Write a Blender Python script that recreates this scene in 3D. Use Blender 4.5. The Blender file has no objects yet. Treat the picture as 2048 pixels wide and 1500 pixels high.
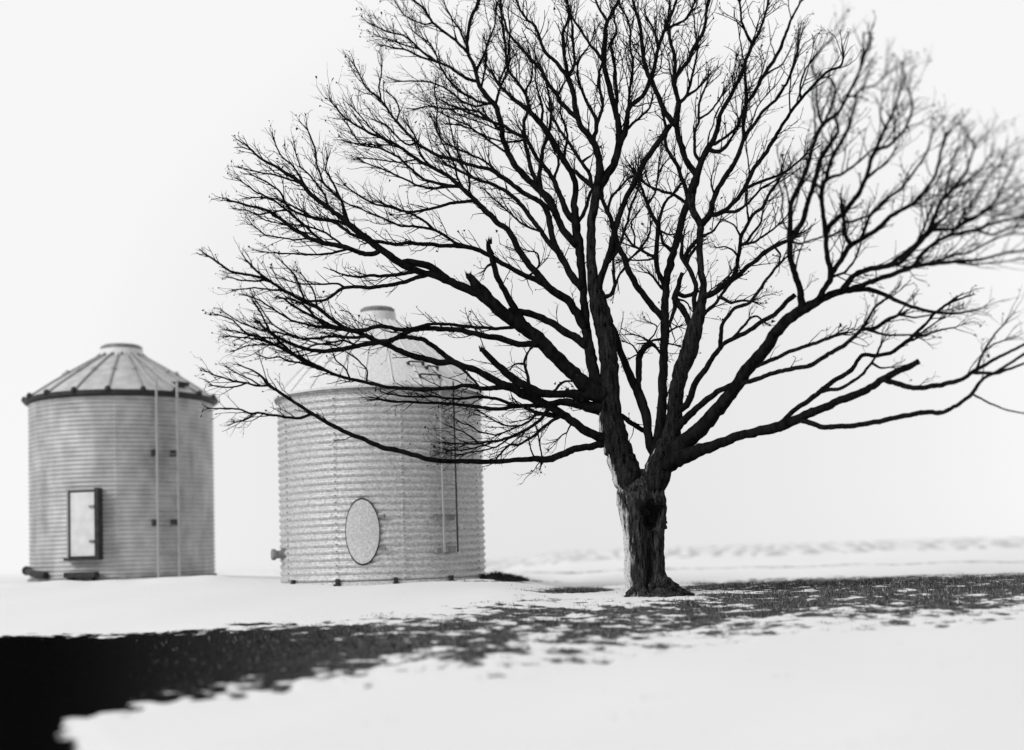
import bpy, bmesh, math, random
import numpy as np
from mathutils import Vector, Matrix, noise

# ------------------------------------------------------------------ camera
scene = bpy.context.scene
FPX, CU, CV = 2700.0, 1024.0, 750.0          # focal length and centre, in photograph pixels
EYE = 1.7
PITCH, ROLL, SHIFT = math.radians(4.0), math.radians(1.77), 0.0846
cam_d = bpy.data.cameras.new('camera')
cam = bpy.data.objects.new('camera', cam_d)
scene.collection.objects.link(cam)
cam_d.sensor_width = 36.0
cam_d.lens = FPX / 2048.0 * 36.0
cam_d.shift_y = SHIFT
cam_d.clip_end = 5000
fwd = Vector((0, math.cos(PITCH), math.sin(PITCH)))
right = Vector((1, 0, 0))
up0 = right.cross(fwd)
r_ = right * math.cos(ROLL) - up0 * math.sin(ROLL)
u_ = up0 * math.cos(ROLL) + right * math.sin(ROLL)
MC = Matrix((r_, u_, -fwd)).transposed()
cam.matrix_world = Matrix.Translation((0, 0, EYE)) @ MC.to_4x4()
cam_d.dof.use_dof = True
cam_d.dof.focus_distance = 21.8
cam_d.dof.aperture_fstop = 0.25
scene.camera = cam

def at(u, v, y):
    d = MC @ Vector(((u - CU) / FPX, (CV - v) / FPX + SHIFT * 2048.0 / FPX, -1.0))
    k = y / d.y
    return Vector((d.x * k, y, EYE + d.z * k))

MCn = np.array(MC)
def proj(P):
    q = (P - np.array([0, 0, EYE])) @ MCn
    zc = -q[:, 2]
    zs = np.where(zc < 0.05, 0.05, zc)
    u = q[:, 0] / zs * FPX + CU
    v = CV - (q[:, 1] / zs - SHIFT * 2048.0 / FPX) * FPX
    return u, v, zc > 0.05

# ------------------------------------------------------------------ sky and sun
SUN_AZ, SUN_EL = math.radians(-52), math.radians(34)     # azimuth from straight behind the camera, towards its left
world = bpy.data.worlds.new('World'); scene.world = world
world.use_nodes = True
nt = world.node_tree; nt.nodes.clear()
def N(tree, t, **kw):
    n = tree.nodes.new(t)
    for k, v in kw.items(): setattr(n, k, v)
    return n
out = N(nt, 'ShaderNodeOutputWorld'); bg = N(nt, 'ShaderNodeBackground')
sky = N(nt, 'ShaderNodeTexSky'); sky.sky_type = 'NISHITA'; sky.sun_disc = False
sky.sun_elevation = SUN_EL
sun_dir = Vector((math.sin(SUN_AZ) * math.cos(SUN_EL), -math.cos(SUN_AZ) * math.cos(SUN_EL), math.sin(SUN_EL)))
sky.sun_rotation = math.atan2(sun_dir.x, sun_dir.y)
bw = N(nt, 'ShaderNodeRGBToBW')
nt.links.new(sky.outputs[0], bw.inputs[0])
# closed cloud cover: an even pale layer, a little duller low down straight ahead
tc = N(nt, 'ShaderNodeTexCoord')
vm = N(nt, 'ShaderNodeVectorMath', operation='DOT_PRODUCT'); vm.inputs[1].default_value = Vector((0.03, 1, 0.06)).normalized()
nt.links.new(tc.outputs['Generated'], vm.inputs[0])
mr = N(nt, 'ShaderNodeMapRange'); mr.inputs[1].default_value = 1.0; mr.inputs[2].default_value = 0.925
mr.inputs[3].default_value = 8.0; mr.inputs[4].default_value = 9.8
nt.links.new(vm.outputs['Value'], mr.inputs[0])
mr2 = N(nt, 'ShaderNodeMapRange'); mr2.inputs[1].default_value = 0.86; mr2.inputs[2].default_value = 0.5
mr2.inputs[3].default_value = 9.5; mr2.inputs[4].default_value = 6.4
nt.links.new(vm.outputs['Value'], mr2.inputs[0])
mn = N(nt, 'ShaderNodeMath', operation='MINIMUM'); nt.links.new(mr.outputs[0], mn.inputs[0]); nt.links.new(mr2.outputs[0], mn.inputs[1])
ns = N(nt, 'ShaderNodeTexNoise'); ns.inputs['Scale'].default_value = 2.2; ns.inputs['Detail'].default_value = 3
nt.links.new(tc.outputs['Generated'], ns.inputs['Vector'])
ma = N(nt, 'ShaderNodeMath', operation='MULTIPLY_ADD'); ma.inputs[1].default_value = 0.35
nt.links.new(ns.outputs[0], ma.inputs[0]); nt.links.new(mn.outputs[0], ma.inputs[2])
mx = N(nt, 'ShaderNodeMix', data_type='FLOAT'); mx.inputs[0].default_value = 0.94
nt.links.new(bw.outputs[0], mx.inputs[2]); nt.links.new(ma.outputs[0], mx.inputs[3])
nt.links.new(mx.outputs[0], bg.inputs[0]); bg.inputs[1].default_value = 0.1
nt.links.new(bg.outputs[0], out.inputs[0])
sd = bpy.data.lights.new('sun', 'SUN'); sd.energy = 2.2; sd.angle = math.radians(20); sd.color = (1, 1, 1)
sun = bpy.data.objects.new('sun', sd); scene.collection.objects.link(sun)
sun.rotation_euler = sun_dir.to_track_quat('Z', 'Y').to_euler()
sun.location = (-10, -10, 20)
vs = scene.view_settings
vs.view_transform = 'Standard'; vs.look = 'None'; vs.exposure = 0.0; vs.gamma = 1.0; vs.use_curve_mapping = False

rnd = random.Random(7)

# ------------------------------------------------------------------ materials
def mat(name, base, rough=0.8, metal=0.0, spec=0.2, var=None, bump=None):
    """var=(scale,(dark,light) factors,(sx,sy,sz)); bump=(scale,strength,dist)"""
    m = bpy.data.materials.new(name); m.use_nodes = True
    t = m.node_tree; p = t.nodes['Principled BSDF']
    p.inputs['Base Color'].default_value = (base, base, base, 1)
    p.inputs['Roughness'].default_value = rough
    p.inputs['Metallic'].default_value = metal
    p.inputs['Specular IOR Level'].default_value = spec
    co = N(t, 'ShaderNodeTexCoord')
    if var:
        mp = N(t, 'ShaderNodeMapping'); mp.inputs['Scale'].default_value = var[2]
        t.links.new(co.outputs['Object'], mp.inputs[0])
        n = N(t, 'ShaderNodeTexNoise'); n.inputs['Scale'].default_value = var[0]; n.inputs['Detail'].default_value = 6
        t.links.new(mp.outputs[0], n.inputs['Vector'])
        r = N(t, 'ShaderNodeValToRGB'); e = r.color_ramp.elements
        a, b = base * var[1][0], base * var[1][1]
        e[0].position = 0.32; e[0].color = (a, a, a, 1); e[1].position = 0.68; e[1].color = (b, b, b, 1)
        t.links.new(n.outputs[0], r.inputs[0]); t.links.new(r.outputs[0], p.inputs['Base Color'])
    if bump:
        n2 = N(t, 'ShaderNodeTexNoise'); n2.inputs['Scale'].default_value = bump[0]; n2.inputs['Detail'].default_value = 5
        t.links.new(co.outputs['Object'], n2.inputs['Vector'])
        bp = N(t, 'ShaderNodeBump'); bp.inputs['Strength'].default_value = bump[1]; bp.inputs['Distance'].default_value = bump[2]
        t.links.new(n2.outputs[0], bp.inputs['Height']); t.links.new(bp.outputs[0], p.inputs['Normal'])
    return m

M_GALV = mat('galvanised_steel', 0.46, 0.55, 0.35, 0.4, var=(3.0, (0.72, 1.15), (1, 1, 0.6)), bump=(60, 0.15, 0.01))
M_GALV_R = mat('weathered_galvanised_steel', 0.55, 0.55, 0.3, 0.4, var=(24.0, (0.62, 1.2), (.8, .8, 1.3)), bump=(90, 0.3, 0.01))
M_HATCH = mat('speckled_steel_lid', 0.50, 0.6, 0.1, 0.3, var=(30, (.75, 1.2), (1, 1, 1)))
M_RIB = mat('roof_rib_steel', 0.33, 0.6, 0.2, 0.3)
M_RAIL = mat('ladder_rail_steel', 0.40, 0.6, 0.1, 0.3)
M_ROOF2 = mat('dull_roof_sheet', 0.50, 0.6, 0.1, 0.3, var=(4, (.8, 1.12), (1, 1, 1)))
M_ROOF = mat('galvanised_roof_sheet', 0.70, 0.5, 0.0, 0.4, var=(26.0, (0.84, 1.1), (1, 1, 1)))
M_DARKSTEEL = mat('dark_steel', 0.03, 0.6, 0.2, 0.3, var=(8, (0.6, 1.4), (1, 1, 1)))
M_MIDSTEEL = mat('dull_steel', 0.22, 0.6, 0.3, 0.3, var=(8, (0.6, 1.3), (1, 1, 1)))
M_PALE = mat('pale_painted_steel', 0.66, 0.6, 0.0, 0.3, var=(6, (0.9, 1.08), (1, 1, 1)))
M_TWIG = mat('twig_bark', 0.010, 1.0, 0, 0.0)
M_DRY = mat('dead_leaf', 0.02, 1.0, 0, 0.0)
M_GRASS = mat('dry_winter_grass', 0.035, 0.9, 0, 0.0)
_a = N(M_GRASS.node_tree, 'ShaderNodeAttribute'); _a.attribute_name = 'tone'
M_GRASS.node_tree.links.new(_a.outputs['Fac'], M_GRASS.node_tree.nodes['Principled BSDF'].inputs['Base Color'])

def bark_material(name, base, patch, fac=(0.3, 2.6)):
    m = mat(name, base, 1.0, 0, 0.02, var=(5.0, fac, (5, 5, 0.9)), bump=(26, 1.0, 0.05))
    t = m.node_tree; p = t.nodes['Principled BSDF']
    src = p.inputs['Base Color'].links[0].from_socket
    co = [n for n in t.nodes if n.type == 'TEX_COORD'][0]
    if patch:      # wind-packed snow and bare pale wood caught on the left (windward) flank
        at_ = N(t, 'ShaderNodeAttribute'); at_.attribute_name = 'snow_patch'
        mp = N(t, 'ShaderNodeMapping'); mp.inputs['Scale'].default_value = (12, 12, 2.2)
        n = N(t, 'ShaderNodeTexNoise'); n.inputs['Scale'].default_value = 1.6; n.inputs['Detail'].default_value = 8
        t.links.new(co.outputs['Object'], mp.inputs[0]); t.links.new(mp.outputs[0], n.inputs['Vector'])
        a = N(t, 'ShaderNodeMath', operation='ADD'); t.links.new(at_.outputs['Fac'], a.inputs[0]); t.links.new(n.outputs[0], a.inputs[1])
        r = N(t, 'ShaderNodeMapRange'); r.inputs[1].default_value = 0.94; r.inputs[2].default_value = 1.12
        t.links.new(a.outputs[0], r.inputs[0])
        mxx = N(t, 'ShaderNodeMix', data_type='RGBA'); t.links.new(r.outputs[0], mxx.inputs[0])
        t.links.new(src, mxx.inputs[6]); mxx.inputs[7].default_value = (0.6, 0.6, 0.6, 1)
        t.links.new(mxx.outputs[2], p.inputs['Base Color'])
    return m
M_BARK = bark_material('trunk_bark', 0.0105, True, (.15, 6.5))
M_BARK2 = bark_material('stem_bark', 0.0078, True, (.2, 3.8))
M_LIMB = mat('limb_bark', 0.008, 1.0, 0, 0.0, var=(5.0, (0.5, 1.7), (3, 3, 1)))

def ground_material():
    m = bpy.data.materials.new('snow_and_bare_ground'); m.use_nodes = True
    t = m.node_tree; p = t.nodes['Principled BSDF']; L = t.links.new
    co = N(t, 'ShaderNodeTexCoord')
    bare = N(t, 'ShaderNodeAttribute'); bare.attribute_name = 'bare'
    left_dark = N(t, 'ShaderNodeAttribute'); left_dark.attribute_name = 'left_dark'
    far = N(t, 'ShaderNodeAttribute'); far.attribute_name = 'stubble'
    def noi(scale, detail, sc=(1, 1, 1), rough=0.6):
        mp = N(t, 'ShaderNodeMapping'); mp.inputs['Scale'].default_value = sc
        L(co.outputs['Object'], mp.inputs[0])
        n = N(t, 'ShaderNodeTexNoise'); n.inputs['Scale'].default_value = scale; n.inputs['Detail'].default_value = detail
        n.inputs['Roughness'].default_value = rough
        L(mp.outputs[0], n.inputs['Vector']); return n.outputs[0]
    def math_(op, a, b=None, c=None):
        n = N(t, 'ShaderNodeMath', operation=op)
        for i, x in enumerate((a, b, c)):
            if x is None: continue
            if isinstance(x, (int, float)): n.inputs[i].default_value = x
            else: L(x, n.inputs[i])
        return n.outputs[0]
    fine = math_('ADD', math_('MULTIPLY', noi(2.6, 8, (0.5, 1, 1), 0.7), 0.55), math_('MULTIPLY', noi(11, 7, (0.45, 1, 1), 0.85), 0.45))
    s = math_('ADD', bare.outputs['Fac'], math_('MULTIPLY', math_('SUBTRACT', fine, 0.5), 2.7))
    mask = N(t, 'ShaderNodeMapRange'); mask.inputs[1].default_value = 0.47; mask.inputs[2].default_value = 0.56; L(s, mask.inputs[0])
    # stubble rows standing out of the far field
    row = N(t, 'ShaderNodeMapRange'); row.inputs[1].default_value = 0.68; row.inputs[2].default_value = 0.80
    sx = N(t, 'ShaderNodeSeparateXYZ'); L(co.outputs['Object'], sx.inputs[0])
    wob = math_('MULTIPLY', math_('SUBTRACT', noi(0.55, 4, (1, .25, 1), .7), 0.5), 3.2)
    wv = math_('MULTIPLY_ADD', math_('SINE', math_('MULTIPLY', math_('ADD', math_('ADD', sx.outputs[0], wob), math_('MULTIPLY', sx.outputs[1], -0.23)), 6.283 / 0.72)), 0.32, 0.68)
    L(math_('MULTIPLY', far.outputs['Fac'], math_('MULTIPLY', wv, math_('MULTIPLY', noi(2.4, 7, (1, 0.35, 1), 0.95), 2.3))), row.inputs[0])
    vg = N(t, 'ShaderNodeAttribute'); vg.attribute_name = 'verge'
    row2 = N(t, 'ShaderNodeMapRange'); row2.inputs[1].default_value = 0.48; row2.inputs[2].default_value = 0.52
    L(math_('MULTIPLY', vg.outputs['Fac'], noi(3.0, 8, (.9, 1.6, 1), .9)), row2.inputs[0])
    tot = math_('MAXIMUM', mask.outputs[0], math_('MAXIMUM', row2.outputs[0], math_('MULTIPLY', row.outputs[0], 0.42)))
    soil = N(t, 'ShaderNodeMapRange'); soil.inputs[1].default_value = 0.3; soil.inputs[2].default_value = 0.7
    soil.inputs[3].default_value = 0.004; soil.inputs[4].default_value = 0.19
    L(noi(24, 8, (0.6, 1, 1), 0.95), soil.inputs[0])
    soil2 = math_('MULTIPLY', soil.outputs[0], math_('SUBTRACT', 1.0, math_('MULTIPLY', left_dark.outputs['Fac'], 0.97)))
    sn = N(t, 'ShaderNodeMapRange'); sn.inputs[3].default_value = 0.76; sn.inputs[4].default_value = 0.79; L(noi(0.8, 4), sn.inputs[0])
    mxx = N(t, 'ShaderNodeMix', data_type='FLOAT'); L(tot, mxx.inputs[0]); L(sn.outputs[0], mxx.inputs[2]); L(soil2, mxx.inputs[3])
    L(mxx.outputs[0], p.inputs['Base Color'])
    p.inputs['Roughness'].default_value = 0.9; p.inputs['Specular IOR Level'].default_value = 0.0
    bp = N(t, 'ShaderNodeBump'); bp.inputs['Strength'].default_value = 0.35; bp.inputs['Distance'].default_value = 0.04
    L(math_('SUBTRACT', math_('MULTIPLY', noi(9, 6), 0.5), math_('MULTIPLY', mask.outputs[0], 0.6)), bp.inputs['Height'])
    L(bp.outputs[0], p.inputs['Normal'])
    return m
M_GROUND = ground_material()

# ------------------------------------------------------------------ object helpers
C = scene.collection
def link(name, me, m, parent=None):
    o = bpy.data.objects.new(name, me); C.objects.link(o)
    if m is not None: me.materials.append(m)
    if parent is not None: o.parent = parent
    return o
def tag(o, label=None, cat=None, group=None, kind=None):
    if label: o['label'] = label
    if cat: o['category'] = cat
    if group: o['group'] = group
    if kind: o['kind'] = kind
    return o
def empty(name, loc, rz, label, cat, group=None):
    o = bpy.data.objects.new(name, None); C.objects.link(o)
    o.location = loc; o.rotation_euler = (0, 0, rz); o.empty_display_size = 0.2
    return tag(o, label, cat, group)

class MB:
    def __init__(s): s.v = []; s.f = []; s.n = 0; s.a = []
    def add(s, vs_, fs, attr=None):
        k = s.n; s.v.append(np.asarray(vs_, dtype=np.float64)); s.n += len(vs_)
        s.a.append(np.zeros(len(vs_)) if attr is None else np.asarray(attr))
        s.f.extend([tuple(i + k for i in f) for f in fs])
    def box(s, c, half, R=None):
        c = np.array(c, dtype=float); h = np.array(half, dtype=float)
        vs_ = np.array([(x, y, z) for x in (-1, 1) for y in (-1, 1) for z in (-1, 1)], dtype=float) * h
        if R is not None: vs_ = vs_ @ np.array(R).T
        s.add(vs_ + c, [(0, 1, 3, 2), (4, 6, 7, 5), (0, 4, 5, 1), (2, 3, 7, 6), (0, 2, 6, 4), (1, 5, 7, 3)])
    def tube(s, pts, rad, sides=8, caps=True, seed=None, bumps=0.0):
        P = np.asarray(pts, dtype=float); n = len(P)
        T = np.gradient(P, axis=0); T /= (np.linalg.norm(T, axis=1)[:, None] + 1e-9)
        ref = np.array([0.0, 0.0, 1.0]) if abs(T[0][2]) < 0.9 else np.array([1.0, 0, 0])
        a = np.cross(T[0], ref); a /= np.linalg.norm(a)
        ang = np.arange(sides) * 2 * math.pi / sides
        ca, sa = np.cos(ang)[:, None], np.sin(ang)[:, None]
        V = np.empty((n * sides, 3)); rad = np.broadcast_to(np.asarray(rad, dtype=float), (n,))
        for i in range(n):
            a = a - T[i] * np.dot(a, T[i]); a /= (np.linalg.norm(a) + 1e-9)
            b = np.cross(T[i], a)
            rr = rad[i]
            if bumps and seed is not None:
                rr = rr * (1 + bumps * np.array([noise.noise(Vector((q * 0.9 + seed, i * 0.45, seed * 3.1))) for q in range(sides)]))[:, None]
            V[i * sides:(i + 1) * sides] = P[i] + rr * (ca * a + sa * b)
        F = []
        for i in range(n - 1):
            for j in range(sides):
                k = (j + 1) % sides
                F.append((i * sides + j, i * sides + k, (i + 1) * sides + k, (i + 1) * sides + j))
        if caps:
            F.append(tuple(reversed(range(sides)))); F.append(tuple(range((n - 1) * sides, n * sides)))
        s.add(V, F)
    def ball(s, c, r, sz=1.0):
        vs_ = []; fs = []
        for i in range(1, 4):
            for j in range(8):
                t, p_ = math.pi * i / 4, 2 * math.pi * j / 8
                vs_.append((c[0] + r * math.sin(t) * math.cos(p_), c[1] + r * math.sin(t) * math.sin(p_), c[2] + r * sz * math.cos(t)))
        for i in range(2):
            for j in range(8): fs.append((i * 8 + j, (i + 1) * 8 + j, (i + 1) * 8 + (j + 1) % 8, i * 8 + (j + 1) % 8))
        vs_.append((c[0], c[1], c[2] + r * sz)); vs_.append((c[0], c[1], c[2] - r * sz))
        for j in range(8): fs.append((24, j, (j + 1) % 8)); fs.append((25, 16 + (j + 1) % 8, 16 + j))
        s.add(vs_, fs)
    def mesh(s, name, smooth=False):
        me = bpy.data.meshes.new(name)
        V = np.concatenate(s.v); me.from_pydata(V.tolist(), [], s.f)
        if smooth: me.polygons.foreach_set('use_smooth', np.ones(len(me.polygons), dtype=bool))
        me.update(); return me
    def build(s, name, m, parent=None, smooth=False):
        return link(name, s.mesh(name, smooth), m, parent)

# ------------------------------------------------------------------ ground
YS = [-60, 0, 5, 10.8, 16, 21.5, 26, 28.2, 31, 34, 38, 44, 50, 58, 75, 400, 3000]
ZR = [-1.75, -1.7, -1.66, -1.55, -1.1, -.655, -.63, -.71, -.66, -.40, -.25, -.01, .13, .13, -.2, -9, -60]
YL = [-60, 0, 5, 10.8, 16, 21.5, 24, 26, 32, 36, 40, 44, 50, 60, 90, 400, 3000]
ZL = [-1.75, -1.7, -1.66, -1.55, -1.08, -.58, -.405, -.385, -.345, -.43, -.40, -.30, -.20, -.13, -.8, -9, -60]
def smooth(a): a = np.clip(a, 0, 1); return a * a * (3 - 2 * a)
def pch(y, xs, zs):      # softened piecewise profile
    o = 0
    for k, w in ((-1.2, .2), (-.5, .2), (0, .2), (.5, .2), (1.2, .2)): o = o + w * np.interp(y + k, xs, zs)
    return o
def gz(x, y):
    x = np.asarray(x, float); y = np.asarray(y, float)
    w = smooth(1 - (x / np.maximum(y, 8) + 0.022) / 0.07)
    z = pch(y, YS, ZR) * (1 - w) + pch(y, YL, ZL) * w
    z = z + .135 * smooth((-x / np.maximum(y, 8) - .15) / .09) * smooth((y - 22.5) / 4.5) * (1 - smooth((y - 32) / 6))
    z = z + 0.02 * np.sin(x * 0.9 + y * 0.35) * np.sin(y * 0.6 + 1) + 0.012 * np.sin(x * 2.3 - y * 1.1)
    return z + EYE
UPU = [-900, 0, 200, 400, 600, 800, 900, 960, 1050, 1150, 1250, 1300, 1400, 1500, 1700, 2048, 2600]
UPV = [1290, 1272, 1273, 1260, 1247, 1238, 1226, 1210, 1196, 1204, 1200, 1184, 1163, 1159, 1152, 1146, 1120]
LOU = [-900, 0, 100, 125, 200, 300, 400, 500, 600, 700, 800, 900, 1000, 1100, 1200, 1300, 1400, 1500, 1600, 1700, 1900, 2000, 2048, 2600]
LOV = [2600, 1700, 1500, 1436, 1414, 1388, 1378, 1370, 1357, 1340, 1326, 1319, 1315, 1313, 1308, 1288, 1272, 1257, 1244, 1238, 1236, 1220, 1212, 1196]
def streaks(x, y):
    o = np.zeros(len(x)); k = np.where((y > 8) & (y < 33) & (np.abs(x) < y * .7 + 2))[0]
    o[k] = [noise.noise(Vector((a * .9, b_ * 1.3, 3))) * .36 + noise.noise(Vector((a * 2.6, b_ * 3.0, 8))) * .5 + noise.noise(Vector((a * 5.6, b_ * 6.6, 1))) * .62 for a, b_ in zip(x[k].tolist(), y[k].tolist())]
    return o
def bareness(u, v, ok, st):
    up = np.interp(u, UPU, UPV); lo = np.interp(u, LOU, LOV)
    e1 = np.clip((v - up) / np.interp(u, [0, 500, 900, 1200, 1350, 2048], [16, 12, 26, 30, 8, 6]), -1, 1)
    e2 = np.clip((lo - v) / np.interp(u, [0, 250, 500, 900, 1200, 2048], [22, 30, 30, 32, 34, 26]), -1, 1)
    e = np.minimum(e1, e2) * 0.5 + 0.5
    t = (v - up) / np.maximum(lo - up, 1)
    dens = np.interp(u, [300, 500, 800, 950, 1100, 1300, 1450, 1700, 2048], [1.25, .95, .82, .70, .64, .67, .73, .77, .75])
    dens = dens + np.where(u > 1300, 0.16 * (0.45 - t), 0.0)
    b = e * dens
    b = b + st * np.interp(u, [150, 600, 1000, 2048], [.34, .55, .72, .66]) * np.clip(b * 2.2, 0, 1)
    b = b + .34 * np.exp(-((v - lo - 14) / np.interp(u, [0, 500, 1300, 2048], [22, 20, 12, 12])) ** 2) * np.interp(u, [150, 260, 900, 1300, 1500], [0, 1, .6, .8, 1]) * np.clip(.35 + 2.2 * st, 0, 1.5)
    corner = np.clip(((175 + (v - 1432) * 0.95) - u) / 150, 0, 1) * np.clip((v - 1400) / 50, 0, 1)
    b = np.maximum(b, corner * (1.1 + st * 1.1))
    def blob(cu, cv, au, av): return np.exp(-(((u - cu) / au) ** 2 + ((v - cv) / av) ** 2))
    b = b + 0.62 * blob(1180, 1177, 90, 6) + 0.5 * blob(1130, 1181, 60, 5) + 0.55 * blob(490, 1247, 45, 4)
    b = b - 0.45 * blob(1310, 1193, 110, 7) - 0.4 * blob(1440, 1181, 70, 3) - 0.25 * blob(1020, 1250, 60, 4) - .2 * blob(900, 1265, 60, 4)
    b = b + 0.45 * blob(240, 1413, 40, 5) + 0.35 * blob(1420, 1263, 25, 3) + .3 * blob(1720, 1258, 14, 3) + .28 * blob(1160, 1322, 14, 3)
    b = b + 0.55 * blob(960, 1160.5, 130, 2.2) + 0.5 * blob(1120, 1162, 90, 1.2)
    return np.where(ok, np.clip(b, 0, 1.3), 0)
ya = np.concatenate([np.linspace(-55, 3, 24), np.linspace(3.4, 9, 40), np.linspace(9.06, 30, 400), np.linspace(30.3, 60, 70), np.geomspace(61, 3000, 170)])
sa_ = np.linspace(-1, 1, 640); sa_ = np.sign(sa_) * (0.62 * np.abs(sa_) + 0.38 * np.abs(sa_) ** 3)
X = sa_[None, :] * (np.abs(ya)[:, None] * 0.75 + 14); Y = np.repeat(ya[:, None], len(sa_), 1)
x, y = X.ravel(), Y.ravel()
z = gz(x, y)
u, v, ok = proj(np.stack([x, y, z], 1))
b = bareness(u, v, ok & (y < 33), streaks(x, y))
# the band goes on outside the frame
z = z - 0.035 * np.clip(b, 0, 1)
rng = np.random.default_rng(3)
z = z + np.where((y > 8) & (y < 32), 0.006 * rng.standard_normal(len(z)) * np.clip(b * 1.5, 0, 1), 0)
me = bpy.data.meshes.new('ground')
nr, nc = len(ya), len(sa_)
me.vertices.add(nr * nc); me.vertices.foreach_set('co', np.stack([x, y, z], 1).ravel())
i0 = (np.arange(nr - 1)[:, None] * nc + np.arange(nc - 1)[None, :]).ravel()
quads = np.stack([i0, i0 + 1, i0 + nc + 1, i0 + nc], 1)
me.loops.add(quads.size); me.loops.foreach_set('vertex_index', quads.ravel())
me.polygons.add(len(quads)); me.polygons.foreach_set('loop_start', np.arange(len(quads)) * 4)
me.polygons.foreach_set('use_smooth', np.ones(len(quads), dtype=bool))
me.update(); me.validate()
def fattr(me, name, val):
    a = me.attributes.new(name, 'FLOAT', 'POINT'); a.data.foreach_set('value', np.asarray(val, dtype=np.float32))
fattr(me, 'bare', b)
fattr(me, 'left_dark', (1 - (1 - np.clip((820 - u) / 800, 0, 1)) ** 2.4) * (v > 1200) * ok)  # bare soil gets darker towards the left of the view
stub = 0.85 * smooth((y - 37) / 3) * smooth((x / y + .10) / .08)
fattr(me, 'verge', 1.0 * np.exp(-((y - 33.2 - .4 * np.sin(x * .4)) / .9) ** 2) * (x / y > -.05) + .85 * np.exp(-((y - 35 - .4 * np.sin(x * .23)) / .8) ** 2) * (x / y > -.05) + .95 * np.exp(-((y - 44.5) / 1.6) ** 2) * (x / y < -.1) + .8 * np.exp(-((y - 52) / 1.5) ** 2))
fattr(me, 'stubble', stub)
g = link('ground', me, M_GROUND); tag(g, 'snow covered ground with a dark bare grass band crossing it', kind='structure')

# dry grass standing in the bare band
def grass_blades():
    n = 420000
    yy = 9 + (30 - 9) * rng.random(n) ** 1.0; xx = (rng.random(n) * 2 - 1) * (yy * 0.46 + 1.0)
    zz = gz(xx, yy); uu, vv, k = proj(np.stack([xx, yy, zz], 1))
    bb = bareness(uu, vv, k, streaks(xx, yy))
    nn = np.array([noise.noise(Vector((a * 1.3, c * 2.6, 0))) * 0.6 + noise.noise(Vector((a * 7, c * 9, 5))) * 0.45 for a, c in zip(xx.tolist(), yy.tolist())])
    keep = (bb + nn * 1.25 > 0.60) & (uu > -150) & (uu < 2200) & (rng.random(n) < np.interp(uu, [260, 500, 900], [0, .35, 1]))
    xx, yy, zz, uu = xx[keep], yy[keep], zz[keep], uu[keep]
    n = len(xx); h = (0.018 + 0.04 * rng.random(n) ** 2); w = 0.004 + 0.005 * rng.random(n)
    a = rng.random(n) * 6.28; lx, ly = (rng.random(n) - .5) * h * 1.6, (rng.random(n) - .5) * h * 1.6
    base = np.stack([xx, yy, zz - 0.045], 1); d = np.stack([np.cos(a) * w, np.sin(a) * w, 0 * a], 1)
    tip = base + np.stack([lx, ly, h + 0.02], 1)
    V = np.empty((n, 3, 3)); V[:, 0] = base - d; V[:, 1] = base + d; V[:, 2] = tip
    me = bpy.data.meshes.new('dry_grass'); me.vertices.add(n * 3); me.vertices.foreach_set('co', V.ravel())
    me.loops.add(n * 3); me.loops.foreach_set('vertex_index', np.arange(n * 3))
    me.polygons.add(n); me.polygons.foreach_set('loop_start', np.arange(n) * 3); me.update(); me.validate()
    tone = np.interp(uu, [600, 1100, 2048], [.9, 1.3, 1.7]) * np.where(rng.random(n) < .14, rng.uniform(.12, .34, n), rng.uniform(.005, .06, n)); fattr(me, 'tone', np.repeat(tone, 3))
    return tag(link('dry_grass', me, M_GRASS), 'short dark dead grass standing in the bare band of ground', 'grass', kind='stuff')
grass_blades()

# ------------------------------------------------------------------ grain bins
def ringsurf(mb, prof, segs, closed_top=False, flip=False, wob=None):
    a = np.arange(segs) * 2 * math.pi / segs
    V = []
    for r, zz in prof:
        V.append(np.stack([r * np.sin(a), -r * np.cos(a), np.full(segs, zz)], 1))
    V = np.concatenate(V); F = []
    for i in range(len(prof) - 1):
        for j in range(segs):
            k = (j + 1) % segs
            F.append((i * segs + j, i * segs + k, (i + 1) * segs + k, (i + 1) * segs + j))
    if closed_top: F.append(tuple(range((len(prof) - 1) * segs, len(prof) * segs)))
    mb.add(V, F)
def cyl(phi, r, zz): return np.array([r * math.sin(phi), -r * math.cos(phi), zz])
def Rz(phi):      # local frame: x tangential (to the right), y inward, z up
    c, s = math.cos(phi), math.sin(phi)
    return np.array([[c, -s, 0], [s, c, 0], [0, 0, 1]])
def wallplate(mb, R, phi0, phi1, z0, z1, r_in, r_out, n=10):
    """curved slab following the wall"""
    V = []; F = []
    for i in range(n + 1):
        p = phi0 + (phi1 - phi0) * i / n
        for r in (r_in, r_out):
            for zz in (z0, z1): V.append(cyl(p, r, zz))
    for i in range(n):
        a, b_ = i * 4, (i + 1) * 4
        F += [(a + 2, b_ + 2, b_ + 3, a + 3), (a, a + 1, b_ + 1, b_), (a + 1, a + 3, b_ + 3, b_ + 1), (a, b_, b_ + 2, a + 2)]
    F += [(0, 2, 3, 1), (n * 4, n * 4 + 1, n * 4 + 3, n * 4 + 2)]
    mb.add(V, F)

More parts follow.
